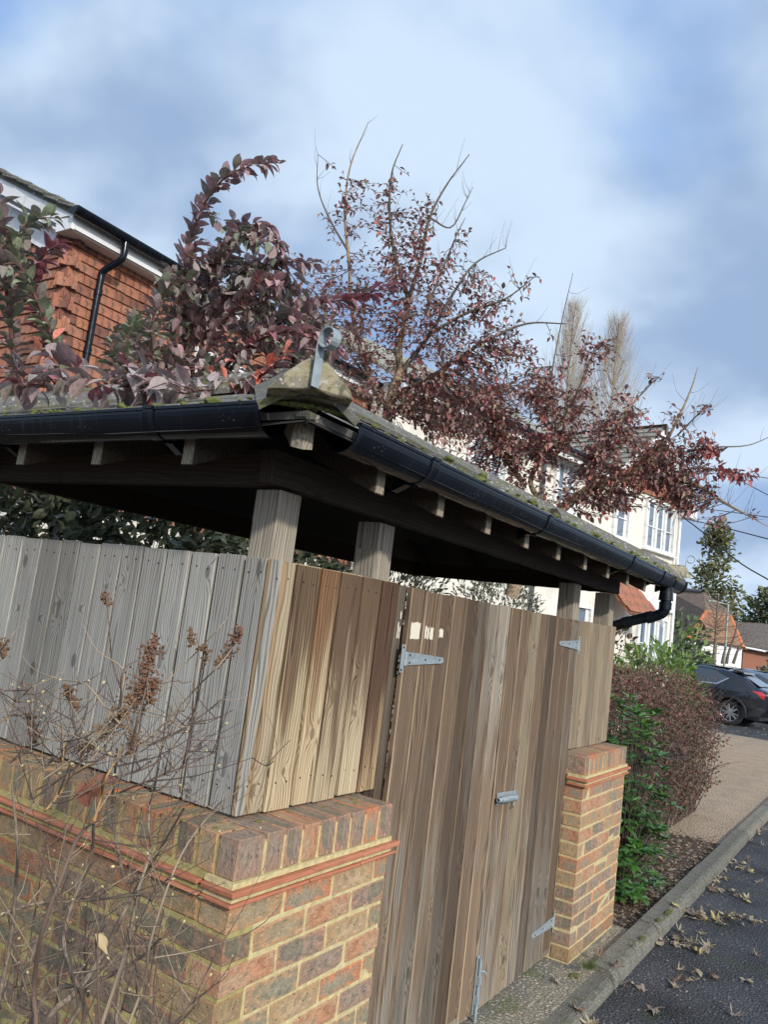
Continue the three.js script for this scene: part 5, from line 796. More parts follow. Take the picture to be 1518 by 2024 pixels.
{ // the clipped brown hedge past the pier
  reseed(3405);
  const B = thing('brown_hedge', 'twiggy reddish brown hedge between the green shrub and the gravel', 'hedge'), it = [], tw = [];
  const mats = [[0.20, 0.105, 0.07], [0.28, 0.13, 0.09], [0.14, 0.105, 0.055], [0.32, 0.11, 0.075], [0.13, 0.13, 0.05]].map((c) => leafMat(c));
  const f = (x, y, z) => { const w = 0.52 * (y < 0.35 ? 0.62 + 1.08 * y : 1), top = 0.72 + (x < 5.7 ? 0.04 : 0) + 0.06 * noise(x * 1.7, 3), xe = 7.45 + 0.12 * noise(y * 3, z * 3); return Math.pow(Math.abs((z + 0.70) / w), 2.6) + Math.pow(Math.abs((y - 0.70) / top), 3.2) + (x > xe ? Math.pow((x - xe) / (0.75 * (y < 0.4 ? 0.5 + 1.25 * y : 1)), 2.2) : 0) + 0.75 * noise(x * 2.6, y * 2.6 + z * 1.7) + 0.6 * noise(x * 7, y * 7 + z * 3); };
  for (let i = 0, n = 0; n < 24000 && i < 400000; i++) { const x = rr(4.7, 8.35), y = rr(0.1, 1.6), z = rr(-1.35, -0.05), q = f(x, y, z); if (q > 1 || (q < 0.45 && rnd() > 0.2)) continue; n++; it.push({ m: basis(V(x, y, z), unit().add(V(0, 0.6, 0.3)), unit().add(V(0, 0.4, 0.6)), rr(0.016, 0.042)), g: Math.floor(rnd() * 2), c: y > 1.05 || x > 7.5 || rnd() < 0.3 ? Math.floor(rnd() * 4) : pick([0, 2, 2, 4, 0, 1]) }); }
  for (let i = 0; i < 420; i++) { const x = rr(4.8, 8.05), z = rr(-0.9, -0.3), zt = z + rr(-0.2, 0.3), h = rr(0.8, 1.5); tw.push(tube([V(x, 0, Math.min(z, -0.4)), V(x + rr(-0.1, 0.1), h * 0.5, mix(z, zt, 0.5)), V(x + rr(-0.2, 0.2), h, Math.min(zt, -0.2))], 0.005, 0.0014, 4, 3)); }
  for (let i = 0; i < 700; i++) { let x, y, z, k = 0; do { x = rr(4.8, 8.1); y = rr(0.3, 1.4); z = rr(-1.2, -0.15); } while (f(x, y, z) > 0.95 || (f(x, y, z) < 0.6 && k++ < 30)); const d = V((x - 6.4) * 0.25 + gauss() * 0.6, rr(0.2, 1.2), (z + 0.7) * 1.5 + gauss() * 0.4).normalize(), L = rr(0.1, 0.3), a = V(x, y, z), e = a.clone().addScaledVector(d, L); tw.push(tube([a, a.clone().addScaledVector(d, L * 0.5), e], 0.0028, 0.001, 3, 2)); for (let j = 0; j < 4; j++) it.push({ m: basis(a.clone().lerp(e, rnd()), unit().add(d), unit(), rr(0.015, 0.03)), g: j % 2, c: Math.floor(rnd() * 5) }); }
  const w = mesh('stems', merge(tw), M.twig, B); w.userData.kind = 'stuff'; scatter(B, it, LEAF.small, mats, { most: 0 });
}
{ // glossy green shrub at the pier, leaves in whorls
  reseed(3506);
  const B = thing('green_shrub', 'glossy dark green shrub with fingered leaves against the brick pier', 'shrub'), it = [], tw = [];
  const whorl = (p, d, n, s, c) => { for (let k = 0; k < n; k++) { const a = k / n * 6.283 + rr(-0.2, 0.2), o = V(Math.cos(a), rr(-0.1, 0.5), Math.sin(a)).addScaledVector(d, 0.5); it.push({ m: basis(p, o, V(0, 1, 0).addScaledVector(d, 0.6).add(unit().multiplyScalar(0.2)), s * rr(0.75, 1.15)), g: Math.floor(rnd() * 2), c: c ?? pick([0, 1, 0, 2, 1]) }); } };
  const lumps = [[4.15, 1.06, -0.16, 0.34, 0.26, 0.2, 84, 1], [4.24, 0.48, -0.10, 0.40, 0.40, 0.22, 120, 0], [4.15, 0.25, -0.08, 0.33, 0.26, 0.18, 60, 0], [4.05, 0.78, -0.14, 0.28, 0.28, 0.17, 46, 0]];
  for (const [x, y, z, rx, ry, rz, n, b] of lumps) for (let i = 0; i < n; i++) { const u = unit(), k = rr(0.5, 1.2), p = V(x + u.x * rx * k, Math.max(0.06, y + u.y * ry * k), z + u.z * rz * k); whorl(p, u.clone().add(V(0, 0.4, 0)).normalize(), 5 + Math.floor(rnd() * 6), rr(0.055, 0.095), b && u.y > -0.1 && rnd() < 0.55 ? pick([1, 3]) : undefined); tw.push(tube([V(4.12 + u.x * 0.05, 0, -0.14), V(mix(4.12, p.x, 0.5), p.y * 0.55, mix(-0.14, p.z, 0.5)), p], 0.005, 0.0018, 4, 2)); }
  whorl(V(4.5, 1.2, -0.1), V(0.4, 0.8, 0.2), 10, 0.1, 3); whorl(V(4.4, 1.14, -0.06), V(0.4, 0.8, 0.2), 9, 0.085, 3);
  const w = mesh('stems', merge(tw), M.twig, B); w.userData.kind = 'stuff'; scatter(B, it, LEAF.long, GREEN.glossy);
}
reseed(3607);
bush('bright_shrub', 'bright lime green shrub behind the brown hedge by the house corner', 'shrub', [[11.6, 1.05, -1.75, 0.9, 0.75, 0.6, 1500], [10.2, 0.95, -1.5, 0.6, 0.5, 0.4, 500]], LEAF.long, GREEN.bright, [0.1, 0.16], { most: 80, twigs: 20 });
bush('golden_shrub', 'yellow green shrub peeping over the brown hedge', 'shrub', [[8.6, 1.1, -1.6, 0.55, 0.38, 0.3, 420]], LEAF.small, GREEN.gold.concat(GREEN.bright), [0.05, 0.07], { most: 0, twigs: 20 });
bush('olive_shrub', 'dull olive shrub between the cream house and the cottage', 'shrub', [[24, 1.4, -4.6, 2.2, 1.5, 1.2, 1800], [27.5, 0.9, -4.6, 2.0, 1.1, 1, 1200]], LEAF.small, GREEN.yew.concat(GREEN.bright), [0.14, 0.24], { most: 0, twigs: 30 });
bush('round_bush', 'clipped dark olive bush in front of the bungalow', 'shrub', [[39.5, 1.05, -2.2, 1.9, 1.5, 1.5, 2400]], LEAF.small, GREEN.yew.concat(GREEN.gold), [0.16, 0.26], { most: 0, twigs: 20 });
bush('red_leaved_bush', 'small russet leaved bush beside the ground floor window', 'shrub', [[13.4, 1.55, -3.0, 0.5, 0.45, 0.4, 200]], LEAF.round, [[0.12, 0.07, 0.035], [0.07, 0.08, 0.03]].map((c) => leafMat(c)), [0.1, 0.16], { most: 0, twigs: 12 });
// distant trees
function farTree(name, label, base, h, w, { kind = 'conifer', mats, n = 3000, size = [0.3, 0.5], trunk = 0.14, lean = [0, 0] }) {
  const B = thing(name, label, 'tree', base), it = [], br = []; mesh('trunk', tube([V(0, 0, 0), V(lean[0] * 0.5, h * 0.5, lean[1] * 0.5), V(lean[0], h * 0.98, lean[1])], trunk, 0.02, 8, 4), M.bark, B);
  const off = V(...base);
  for (let i = 0; i < (kind === 'poplar' ? 520 : 110); i++) {
    const t = kind === 'poplar' ? rr(0.12, 0.97) : rr(0.15, 0.98), a = rr(0, 6.283), prof = kind === 'poplar' ? Math.pow(Math.sin(Math.PI * Math.pow(t, 0.8)), 0.7) : kind === 'conifer' ? (1 - t) * 0.95 + 0.06 : Math.sqrt(Math.max(0, 1 - Math.pow(2 * t - 0.9, 2))), L = w * prof * rr(0.6, 1.1) * (1 + 0.3 * noise(t * 7, a)), y0 = t * h, up = kind === 'poplar' ? rr(1.9, 3.2) : kind === 'conifer' ? rr(-0.15, 0.35) : rr(0.2, 0.7);
    const p0 = V(lean[0] * t, y0 - (kind === 'poplar' ? L * up * 0.5 : 0), lean[1] * t), p1 = p0.clone().add(V(Math.cos(a) * L, L * up, Math.sin(a) * L)); br.push(tube([p0, p0.clone().lerp(p1, 0.5).add(V(Math.cos(a) * L * 0.12, -L * 0.05, Math.sin(a) * L * 0.12)), p1], kind === 'poplar' ? 0.022 : 0.03, 0.005, 3, 2));
    const m = kind === 'poplar' ? 8 : Math.round(n / 110); for (let k = 0; k < m; k++) { const q = p0.clone().lerp(p1, Math.sqrt(rr(0.06, 1))).add(unit().multiplyScalar(kind === 'poplar' ? 0.35 : w * 0.16)); if (kind === 'poplar') br.push(tube([p0.clone().lerp(p1, rr(0.3, 0.9)), q.add(V(0, rr(0.3, 0.9), 0))], 0.008, 0.004, 3, 1)); else it.push({ m: basis(q.add(off), unit().add(V(Math.cos(a), 0.1, Math.sin(a))), unit().add(V(0, 1, 0)), rr(...size)), g: Math.floor(rnd() * 2), c: Math.floor(rnd() * mats.length) }); }
  }
  const w2 = mesh('branches', merge(br), kind === 'poplar' ? M.twigPale : M.twig, B); w2.userData.kind = 'stuff';
  if (it.length) { const G = new THREE.Group(); G.name = 'crown'; B.add(G); G.position.set(-base[0], -base[1], -base[2]); scatter(G, it, LEAF.small, mats, { most: 0 }); }
}
reseed(3708);
const con = [[0.2, 0.22, 0.08], [0.26, 0.27, 0.1], [0.14, 0.17, 0.07], [0.34, 0.31, 0.12]].map((c) => leafMat(c));
{ const b = at(1400, 1300, 56), tp = at(1420, 1025, 56); farTree('conifer_tree', 'tall ragged conifer behind the white cottage', [b.x, -0.3, b.z], tp.y + 0.3, 3.4, { mats: con, n: 2400, size: [0.28, 0.5] }); }
{ const b = at(1545, 1300, 60); farTree('evergreen_tree', 'dark broad evergreen cut by the picture edge beyond the bungalow', [b.x, -0.3, b.z], 7.6, 3.6, { mats: con.slice(0, 3), n: 4600, size: [0.3, 0.55], kind: 'broad' }); }
{ const b = at(1490, 1250, 70); farTree('bare_tree', 'thin half bare tree in the gap beyond the bungalow roof', [b.x, -0.3, b.z], 5.6, 3.2, { mats: con, n: 900, size: [0.2, 0.4], kind: 'broad' }); }
for (const [x, y, l] of [[1150, 566, 'taller of the two bare pale poplars behind the cream house'], [1222, 598, 'shorter of the two bare pale poplars behind the cream house']]) { const D = 62, t = at(x, y, D), b = at(x - (x < 1200 ? 42 : 22), 900, D); farTree('poplar_tree', l, [b.x, -0.3, b.z], t.y + 0.3, 3.0, { kind: 'poplar', trunk: 0.28, lean: [0, 0] }); }
// ---------------------------------------------------------------- the bare shrub by the near wall
{
  reseed(4001);
  const B = thing('bare_shrub', 'leafless twiggy shrub with rusty dried flower heads before the grey fence', 'shrub');
  const pale = plain([0.30, 0.24, 0.165]), brown = plain([0.15, 0.10, 0.075]), grey = mat(T.bark, { bumpScale: 0.002, tint: [1.35, 1.25, 1.2] });
  const z7 = (x, y) => [x / 3.036, 1500 + y / 3.036], z6 = (x, y) => [x / 2.711, 1050 + y / 2.711];
  const skel = [], stems = [
    [z7, [[100, 1750], [300, 1400], [560, 1340], [830, 1200], [960, 1080]], 0.0065, 0.0025, grey, 1.55], [z7, [[180, 1750], [330, 1500], [430, 1420], [600, 1200], [750, 900], [850, 720], [920, 610], [1100, 300]], 0.0085, 0.002, grey, 1.55],
    [z7, [[470, 1500], [430, 1300], [380, 1090], [420, 900], [540, 600], [560, 380]], 0.006, 0.003, grey, 1.5], [z7, [[-60, 1750], [0, 1400], [60, 1100], [90, 800], [100, 500], [70, 150]], 0.0055, 0.002, grey, 1.45],
    [z7, [[190, 1700], [200, 1400], [260, 1000], [370, 700], [460, 480], [560, 380]], 0.006, 0.003, brown, 1.5], [z7, [[850, 720], [760, 740], [700, 500], [670, 300], [690, 50], [700, -60]], 0.005, 0.002, grey, 1.6],
    [z7, [[820, 800], [900, 560], [890, 400], [900, 200]], 0.003, 0.0012, pale, 1.6], [z7, [[760, 1620], [860, 1350], [900, 1100], [1030, 700], [1130, 500], [1260, 330], [1330, 250]], 0.003, 0.0012, pale, 1.5],
    [z7, [[960, 1680], [1050, 1590], [1160, 1440], [1300, 1150]], 0.003, 0.001, brown, 1.45], [z7, [[-60, 960], [200, 870], [480, 850], [700, 830], [980, 790]], 0.005, 0.0012, grey, 1.5],
    [z7, [[560, 380], [600, 250], [640, 100], [700, 0], [740, -90]], 0.003, 0.0015, M.amber ??= plain([0.42, 0.25, 0.09]), 1.5],
    [z6, [[700, 1150], [740, 1000], [770, 880], [810, 700], [830, 560]], 0.0028, 0.001, brown, 1.5], [z6, [[640, 1230], [720, 1150], [810, 1090], [900, 1010], [1040, 850], [1170, 720], [1260, 600], [1285, 530]], 0.0026, 0.001, pale, 1.55],
    [z6, [[760, 980], [800, 900], [1000, 700], [1180, 510], [1265, 400]], 0.0018, 0.0007, pale, 1.6], [z6, [[640, 1030], [560, 940], [470, 830], [310, 790], [180, 740], [100, 650]], 0.0022, 0.0007, pale, 1.5],
    [z6, [[720, 1150], [860, 1130], [1060, 1000], [1190, 900]], 0.002, 0.0008, pale, 1.55], [z6, [[640, 1400], [760, 1350], [960, 1270], [1160, 1180]], 0.0022, 0.0008, brown, 1.5],
    [z6, [[640, 900], [660, 745], [520, 640], [440, 500]], 0.0022, 0.0007, pale, 1.5], [z6, [[650, 860], [600, 700], [585, 540], [565, 330]], 0.0018, 0.0007, brown, 1.5],
    [z6, [[560, 1100], [640, 960], [660, 740], [740, 690]], 0.0028, 0.001, brown, 1.5], [z6, [[430, 1180], [390, 1000], [370, 830]], 0.0022, 0.0009, brown, 1.5], [z6, [[30, 1250], [150, 1170], [180, 1050], [150, 980]], 0.0025, 0.0009, brown, 1.45],
    [z6, [[0, 1030], [100, 900], [170, 830]], 0.0016, 0.0006, pale, 1.5], [z6, [[0, 640], [60, 560], [160, 455]], 0.0016, 0.0006, pale, 1.5], [z6, [[700, 1300], [850, 1230], [1000, 1050], [1080, 800], [1100, 640]], 0.002, 0.0008, brown, 1.55], [z6, [[960, 1400], [980, 1250], [1020, 1050], [1040, 800], [1060, 600], [1020, 520]], 0.002, 0.0008, brown, 1.6],
    [z6, [[330, 1250], [340, 1150], [330, 1030]], 0.002, 0.0008, M.amber, 1.45], [z6, [[160, 1500], [200, 1330], [240, 1250], [230, 1330]], 0.0012, 0.0006, pale, 1.4], [z6, [[240, 1500], [330, 1390], [420, 1280], [600, 1200]], 0.0022, 0.0008, M.amber, 1.45],
  ];
  stems.forEach(([f, l, r0, r1, m, D], i) => { const n = l.length, pts = l.map(([x, y], k) => at(...f(x, y), D + 0.12 * Math.sin(k * 1.1 + i * 2.1) * (k / n) + 0.05 * gauss())); if (i < 6) { const b = V(-0.75 + rr(-0.25, 0.25), -0.05, -0.2 + rr(-0.3, 0.3)); pts.unshift(b); } mesh('stem', tube(pts, r0, r1, 6, 4, 0.12), m, B); const c = new THREE.CatmullRomCurve3(pts); for (let k = 0; k <= 24; k++) skel.push([c.getPoint(k / 24), i]); });
  // side twigs, finer with every order, and their buds
  const tw = [[], [], []], buds = [], bud = new THREE.IcosahedronGeometry(1, 0).scale(0.6, 1, 0.6); let from = skel.map((q) => q[0]);
  for (let i = 0; i < 20; i++) { const x0 = rr(-60, 420), y0 = rr(1900, 2150), D = rr(1.4, 1.75), a = rr(-0.35, 0.45), L = rr(160, 460), pts = [at(x0, y0, D), at(x0 + a * L * 0.4 + rr(-20, 20), y0 - L * 0.45, D + rr(-0.06, 0.06)), at(x0 + a * L, y0 - L, D + rr(-0.08, 0.08))]; if (pts.some((p) => p.x > -0.04) || x0 + a * L > 330) continue; mesh('stem', tube(pts, rr(0.002, 0.0045), 0.0009, 5, 4, 0.12), pick([grey, brown, brown, M.twig]), B); const c = new THREE.CatmullRomCurve3(pts); for (let k = 0; k <= 12; k++) from.push(c.getPoint(k / 12)); }
  for (let gen = 0; gen < 3; gen++) { const next = []; for (let i = 0; i < [220, 380, 330][gen]; i++) { const s = pick(from), d = V(rr(-0.7, 0.9), rr(-0.1, 1), rr(-0.7, 0.9)).normalize(), L = rr(0.05, [0.2, 0.12, 0.07][gen]); const m1 = s.clone().addScaledVector(d, L * 0.5).add(V(rr(-0.007, 0.007), rr(-0.006, 0.007), rr(-0.007, 0.007))), e = s.clone().addScaledVector(d, L).add(V(0, L * 0.15, 0)); if (e.x > -0.03 || m1.x > -0.03 || e.y > 1.5 || e.z > 0.05 && e.x > -0.2) continue; tw[Math.floor(rnd() * 3)].push(tube([s, m1, e], [0.0016, 0.0011, 0.0008][gen], 0.0005, 4, 2)); next.push(m1, e); const k = rnd(); if (k < 0.2) buds.push({ m: basis(rnd() < 0.5 ? e : m1, d, unit(), rr(0.0024, 0.0048)), g: 0, c: Math.floor(rnd() * 3) }); } from = from.concat(next); }
  [pale, brown, M.twig].forEach((m, i) => { const o = mesh('twigs', merge(tw[i]), m, B); o.userData.kind = 'stuff'; });
  scatter(B, buds, [bud], [plain([0.45, 0.4, 0.2]), plain([0.55, 0.48, 0.25]), plain([0.3, 0.18, 0.08])], { part: 'bud', rest: 'buds', most: 0 });
  // dried flower heads: spikes of tiny capsules
  const caps = [plain([0.165, 0.085, 0.052]), plain([0.22, 0.135, 0.075]), plain([0.15, 0.085, 0.045])];
  const head = (l, n, r, dens) => { n = Math.round(n * 1.5); r *= 1.25; const pts = l.map(([x, y]) => at(...z6(x, y), 1.52 + rr(-0.02, 0.02))), c = pts.length > 2 ? new THREE.CatmullRomCurve3(pts) : new THREE.LineCurve3(...pts), gs = []; for (let i = 0; i < n; i++) { const t = rnd(), w = r * (0.45 + 0.55 * Math.sin(Math.PI * Math.min(1, t * 0.85 + 0.1))) * (0.7 + 0.5 * Math.sin(t * 19)), p = c.getPoint(t).add(unit().multiplyScalar(w * Math.sqrt(rnd()))), s = rr(0.0016, 0.0036); gs.push(new THREE.IcosahedronGeometry(s, 0).scale(1, rr(0.6, 1.3), 1).rotateX(rr(0, 3)).translate(p.x, p.y, p.z)); } mesh('seed_head', merge(gs), caps[dens], B); };
  head([[720, 930], [760, 800], [800, 690], [830, 560]], 380, 0.026, 0); head([[520, 1100], [600, 1040], [660, 960], [690, 880]], 240, 0.022, 1); head([[800, 900], [830, 800]], 90, 0.018, 0); head([[1210, 680], [1250, 590], [1285, 520]], 130, 0.016, 0); head([[1020, 600], [1022, 520]], 46, 0.009, 2); head([[1050, 620], [1110, 640], [1080, 740]], 40, 0.009, 2); head([[350, 830], [375, 890], [410, 940]], 110, 0.014, 2); head([[150, 980], [180, 1080], [185, 1130]], 80, 0.012, 2); head([[555, 330], [575, 400]], 56, 0.01, 2); head([[0, 590], [15, 660]], 60, 0.014, 2); head([[440, 1200], [470, 1120]], 90, 0.02, 2); head([[700, 1180], [720, 1080]], 60, 0.014, 2); head([[1160, 720], [1180, 670]], 36, 0.008, 1);
  // the last leaves
  const lf = (x, y, D, s, c, g, dir, up) => { const o = mesh('leaf', LEAF.round[g], c, B); o.applyMatrix4(basis(at(...z7(x, y), D), dir, up, s)); return o; };
  const red = leafMat([0.36, 0.14, 0.09]), red2 = leafMat([0.40, 0.18, 0.11]); tag(lf(500, 130, 1.44, 0.052, red, 1, V(0.1, -1, 0.2), V(-0.8, 0, 0.6)), 'curled red leaf still on its twig'); lf(560, 110, 1.44, 0.05, red2, 1, V(0.2, -1, -0.1), V(-0.6, 0.2, 0.8)); lf(560, 110, 1.45, 0.045, red, 2, V(0.9, -0.3, 0.3), V(-0.3, 1, 0.5));
  const dead = mesh('dead_flower', LEAF.round[1], plain([0.46, 0.37, 0.22]), B); dead.applyMatrix4(basis(at(...z7(570, 1050), 1.42), V(0.5, -0.7, 0.4), V(-0.4, 0.5, 0.8), 0.042, 0.9)); for (const [a, s] of [[0.6, 0.045], [1.6, 0.04], [2.6, 0.04]]) { const o = mesh('dead_flower', LEAF.round[(a | 0) % 3], plain([0.5, 0.38, 0.2]), B); o.applyMatrix4(basis(at(...z7(570, 1050), 1.425), V(0.7 - a * 0.2, -0.7, 0.3 * a - 0.4), V(-0.4 + a * 0.3, 0.4, 0.7), s, 1)); }
  const yl = []; for (let i = 0; i < 46; i++) { const s = pick(from); if (s.x > -0.04 || s.y > 1.1) continue; yl.push({ m: basis(s, unit().add(V(0, -0.5, 0)), unit(), rr(0.008, 0.02)), g: Math.floor(rnd() * 2), c: Math.floor(rnd() * 2) }); } scatter(B, yl, LEAF.small, [leafMat([0.5, 0.46, 0.2]), leafMat([0.4, 0.3, 0.14])], { part: 'leaf', most: 60 });
}
// ---------------------------------------------------------------- fallen leaves
{
  reseed(4102);
  const mapleGeo = (k) => { // five pointed lobes, crumpled
    const pts = []; const lobes = [[-2.35, 0.42], [-1.15, 0.8], [0, 1], [1.15, 0.8], [2.35, 0.42]]; for (let i = 0; i < 5; i++) { const [a, r] = lobes[i]; pts.push([a - 0.36, r * 0.5], [a - 0.17, r * 0.72], [a, r], [a + 0.17, r * 0.72], [a + 0.36, r * 0.5]); if (i < 4) pts.push([a + 0.58, 0.30]); } pts.push([3.0, 0.12], [3.28, 0.12]);
    const pos = [], uv = [], idx = [], n = pts.length, put = (a, r) => { const x = Math.sin(a) * r, y = Math.cos(a) * r; pos.push(x, y, (0.45 + 0.3 * k) * x * x * (k % 2 ? 1 : -0.5) + 0.3 * y * y * (k - 0.8) + 0.34 * noise(x * 2.1 + k * 9, y * 2.1) + 0.05 * Math.abs(Math.sin(a * 2.6)) * r); uv.push(0.5 + x * 0.5, 0.5 + y * 0.5); };
    put(0, 0); for (const [a, r] of pts) put(a, r * 0.5); for (const [a, r] of pts) put(a, r);
    for (let i = 0; i < n; i++) { const j = (i + 1) % n; idx.push(0, 1 + i, 1 + j, 1 + i, 1 + n + i, 1 + n + j, 1 + i, 1 + n + j, 1 + j); }
    const g = new THREE.BufferGeometry(); g.setAttribute('position', new THREE.Float32BufferAttribute(pos, 3)); g.setAttribute('uv', new THREE.Float32BufferAttribute(uv, 2)); g.setIndex(idx); g.computeVertexNormals();
    return merge([g, tube([V(0, 0, 0), V(0.05, -0.35, 0.1), V(0.1, -0.75, 0.05)], 0.018, 0.012, 4, 2)]); };
  const MG = [0, 1, 2, 3].map(mapleGeo), L = [[0.52, 0.40, 0.25], [0.64, 0.55, 0.36], [0.32, 0.21, 0.13], [0.62, 0.52, 0.2], [0.45, 0.36, 0.28]].map((c) => leafMat(c, { bumpScale: 0.0015 })), nm = ['tan', 'pale straw', 'dark brown', 'yellow', 'greyish brown'];
  const ground = (x, z) => (z > 0.24 ? -0.058 : z > 0.11 ? (x < 2.7 ? -0.008 : 0.038) : 0.004);
  const drop = (p, s, g, c, label, group, name = 'fallen_leaf') => { const o = thing(name, label, 'leaf', [p.x, ground(p.x, p.z) + s * 0.22, p.z], rr(0, 6.283), group); const m = mesh('blade', group !== 'fallen leaves lying singly' && rnd() < 0.45 ? LEAF.round[[1, 3, 3, 2][g]] : MG[g], L[c], o, null, [-Math.PI / 2 + rr(-0.45, 0.45), rr(-0.4, 0.4), 0]); m.scale.setScalar(s * 1.3); return o; };
  const z = (x, y) => onPlane(1040 + x / 3.176, 1640 + y / 3.176, 'y', -0.05);
  const named = [[185, 1025, 0.036, 2, 4, 'curled dry leaf lying alone on the concrete before the gates'], [460, 910, 0.04, 1, 2, 'brown leaf draped over the kerb beside the grass tuft'], [920, 560, 0.05, 0, 3, 'bright yellow leaf propped on the road edge of the kerb'], [1110, 655, 0.045, 1, 3, 'yellow leaf below the long drift of leaves'], [975, 640, 0.04, 3, 1, 'pale upturned leaf between the two drifts by the kerb'], [660, 480, 0.045, 2, 1, 'straw coloured leaf on the soil at the foot of the green shrub'], [965, 875, 0.03, 3, 0, 'small round tan leaf alone on the dark tarmac'], [1065, 880, 0.04, 2, 0, 'curled tan leaf standing on edge on the tarmac'], [1040, 930, 0.05, 0, 0, 'wide flat tan leaf on the tarmac under the curled one'], [945, 980, 0.045, 1, 0, 'tan leaf with a long stalk on the tarmac'], [730, 1000, 0.042, 0, 4, 'grey brown leaf lying flat near the dropped kerb'], [560, 970, 0.04, 2, 2, 'crumpled brown leaf against the foot of the kerb'], [1400, 945, 0.048, 0, 1, 'pale leaf with a yellow one under it out on the tarmac'], [1450, 785, 0.03, 3, 0, 'little tan leaf far out on the tarmac'], [810, 1130, 0.055, 0, 4, 'large mauve brown leaf at the lower road'], [1310, 1165, 0.045, 3, 4, 'dull mauve leaf on the road near the lower corner'], [700, 845, 0.04, 1, 1, 'pale leaf by the moss at the kerb foot'], [1220, 515, 0.04, 0, 1, 'cream leaf on top of the long leaf drift'], [1250, 245, 0.05, 0, 1, 'pale yellow leaf on the tarmac beside the far drift'], [1460, 330, 0.05, 1, 1, 'straw leaf past the far drift'], [310, 1190, 0.045, 1, 2, 'brown leaf on the lowest dropped kerb stone'], [900, 300, 0.035, 2, 0, 'orange tan leaf on the leaf littered soil'], [1180, 85, 0.045, 1, 1, 'pale leaf on the kerb by the gravel edge']];
  for (const [x, y, s, g, c, l] of named) drop(z(x, y), s, g, c, l, 'fallen leaves lying singly');
  const drift = (l, n, grp, label) => { for (let i = 0; i < n; i++) { const [a, b] = [pick(l), rnd()], p = z(mix(a[0], a[2], b) + 44 * gauss(), mix(a[1], a[3], b) + 24 * gauss()); if (p.z < 0.245) p.z = 0.25 + rnd() * 0.03; const c = pick([0, 0, 0, 1, 1, 4, 4, 3, 2]), o = drop(p, rr(0.02, 0.055), Math.floor(rnd() * 4), c, nm[c] + ' ' + label, nm[c] + ' ' + grp); o.position.y += rr(0, 0.012); } };
  drift([[960, 500, 1130, 560], [1100, 520, 1250, 580], [1250, 560, 1450, 570]], 46, 'leaves heaped in the long drift', 'leaf in the long drift reaching out from the kerb'); drift([[830, 680, 960, 720], [960, 690, 1080, 740], [1060, 750, 1140, 780]], 26, 'leaves heaped in the kerb drift', 'leaf in the heap against the kerb beside the moss'); drift([[1110, 340, 1280, 400], [1300, 430, 1430, 430]], 18, 'leaves in the middle drift', 'leaf in the small drift halfway along the kerb'); drift([[1240, 200, 1350, 240], [1340, 240, 1470, 290], [1180, 290, 1240, 310], [1330, 150, 1400, 200]], 30, 'leaves in the far drift', 'leaf in the far drift where the kerb curves off'); drift([[1400, 20, 1500, 10], [1440, 80, 1460, 60]], 10, 'leaves in the last drift', 'leaf in the last drift beside the gravel'); drift([[560, 950, 760, 1010], [480, 1010, 560, 1040], [880, 940, 1000, 970], [1100, 930, 1150, 960], [260, 1170, 370, 1210]], 14, 'scraps of leaf by the dropped kerb', 'scrap of leaf on the tarmac by the dropped kerb');
  // litter too fine to count: chips and bits on the soil, the gravel edge and the road
  const lit = new THREE.Group(); lit.name = 'leaf_litter'; scene.add(lit); tag(lit, 'fine brown leaf litter covering the soil under the shrubs', 'leaf litter', null, 'stuff'); const it = [];
  for (let i = 0; i < 2600; i++) { const x = rr(3.6, 6.7), zz = rr(-0.75, 0.105); it.push({ m: basis(V(x, 0.002 + rr(0, 0.015), zz), unit().setY(rr(-0.25, 0.25)), unit().multiplyScalar(0.5).add(V(0, 1, 0)), rr(0.012, 0.045)), g: Math.floor(rnd() * 2), c: pick([0, 2, 2, 2, 4, 4]) }); }
  for (let i = 0; i < 420; i++) { const x = rr(1.8, 12), zz = 0.25 + Math.pow(rnd(), 2) * 1.2; it.push({ m: basis(V(x, -0.056 + rr(0, 0.004), zz), unit().setY(rr(-0.1, 0.1)), V(0, 1, 0), rr(0.006, 0.02)), g: Math.floor(rnd() * 2), c: pick([0, 1, 4]) }); }
  for (let i = 0; i < 260; i++) it.push({ m: basis(V(rr(18, 24), -0.01, rr(-3, 0.1)), unit().setY(0), V(0, 1, 0), rr(0.05, 0.1)), g: 0, c: pick([0, 1, 3]) });
  scatter(lit, it, LEAF.small, L, { most: 0, rest: 'litter' });
  // grass tufts and moss along the kerb
  const tuft = (p, n, h, label) => { const o = thing('grass_tuft', label, 'grass', [p.x, ground(p.x, p.z) - 0.003, p.z]), gs = []; for (let i = 0; i < n; i++) { const a = rr(0, 6.283), r = rr(0, 0.035), q = V(Math.cos(a) * r * 1.6, 0, Math.sin(a) * r * 0.7), d = V(Math.cos(a) * 0.5 + rr(-0.3, 0.3), 1, Math.sin(a) * 0.5 + rr(-0.3, 0.3)).normalize(), L2 = rr(0.5, 1) * h; gs.push(tube([q, q.clone().addScaledVector(d, L2 * 0.6), q.clone().addScaledVector(d, L2).add(V(Math.cos(a) * L2 * 0.4, -L2 * 0.25, Math.sin(a) * L2 * 0.4))], 0.0014, 0.0004, 3, 2)); } const m = mesh('blades', merge(gs), plain([0.09, 0.13, 0.03]), o); m.userData.kind = 'stuff'; };
  tuft(z(385, 975), 90, 0.05, 'green grass tuft growing in the joint where the kerb rises'); tuft(z(930, 400), 40, 0.03, 'small grass tuft in the kerb joint opposite the green shrub'); tuft(z(855, 395), 30, 0.05, 'grass blades at the soil edge behind the kerb'); tuft(z(560, 455), 34, 0.06, 'grass blades at the outer corner of the brick pier foot');
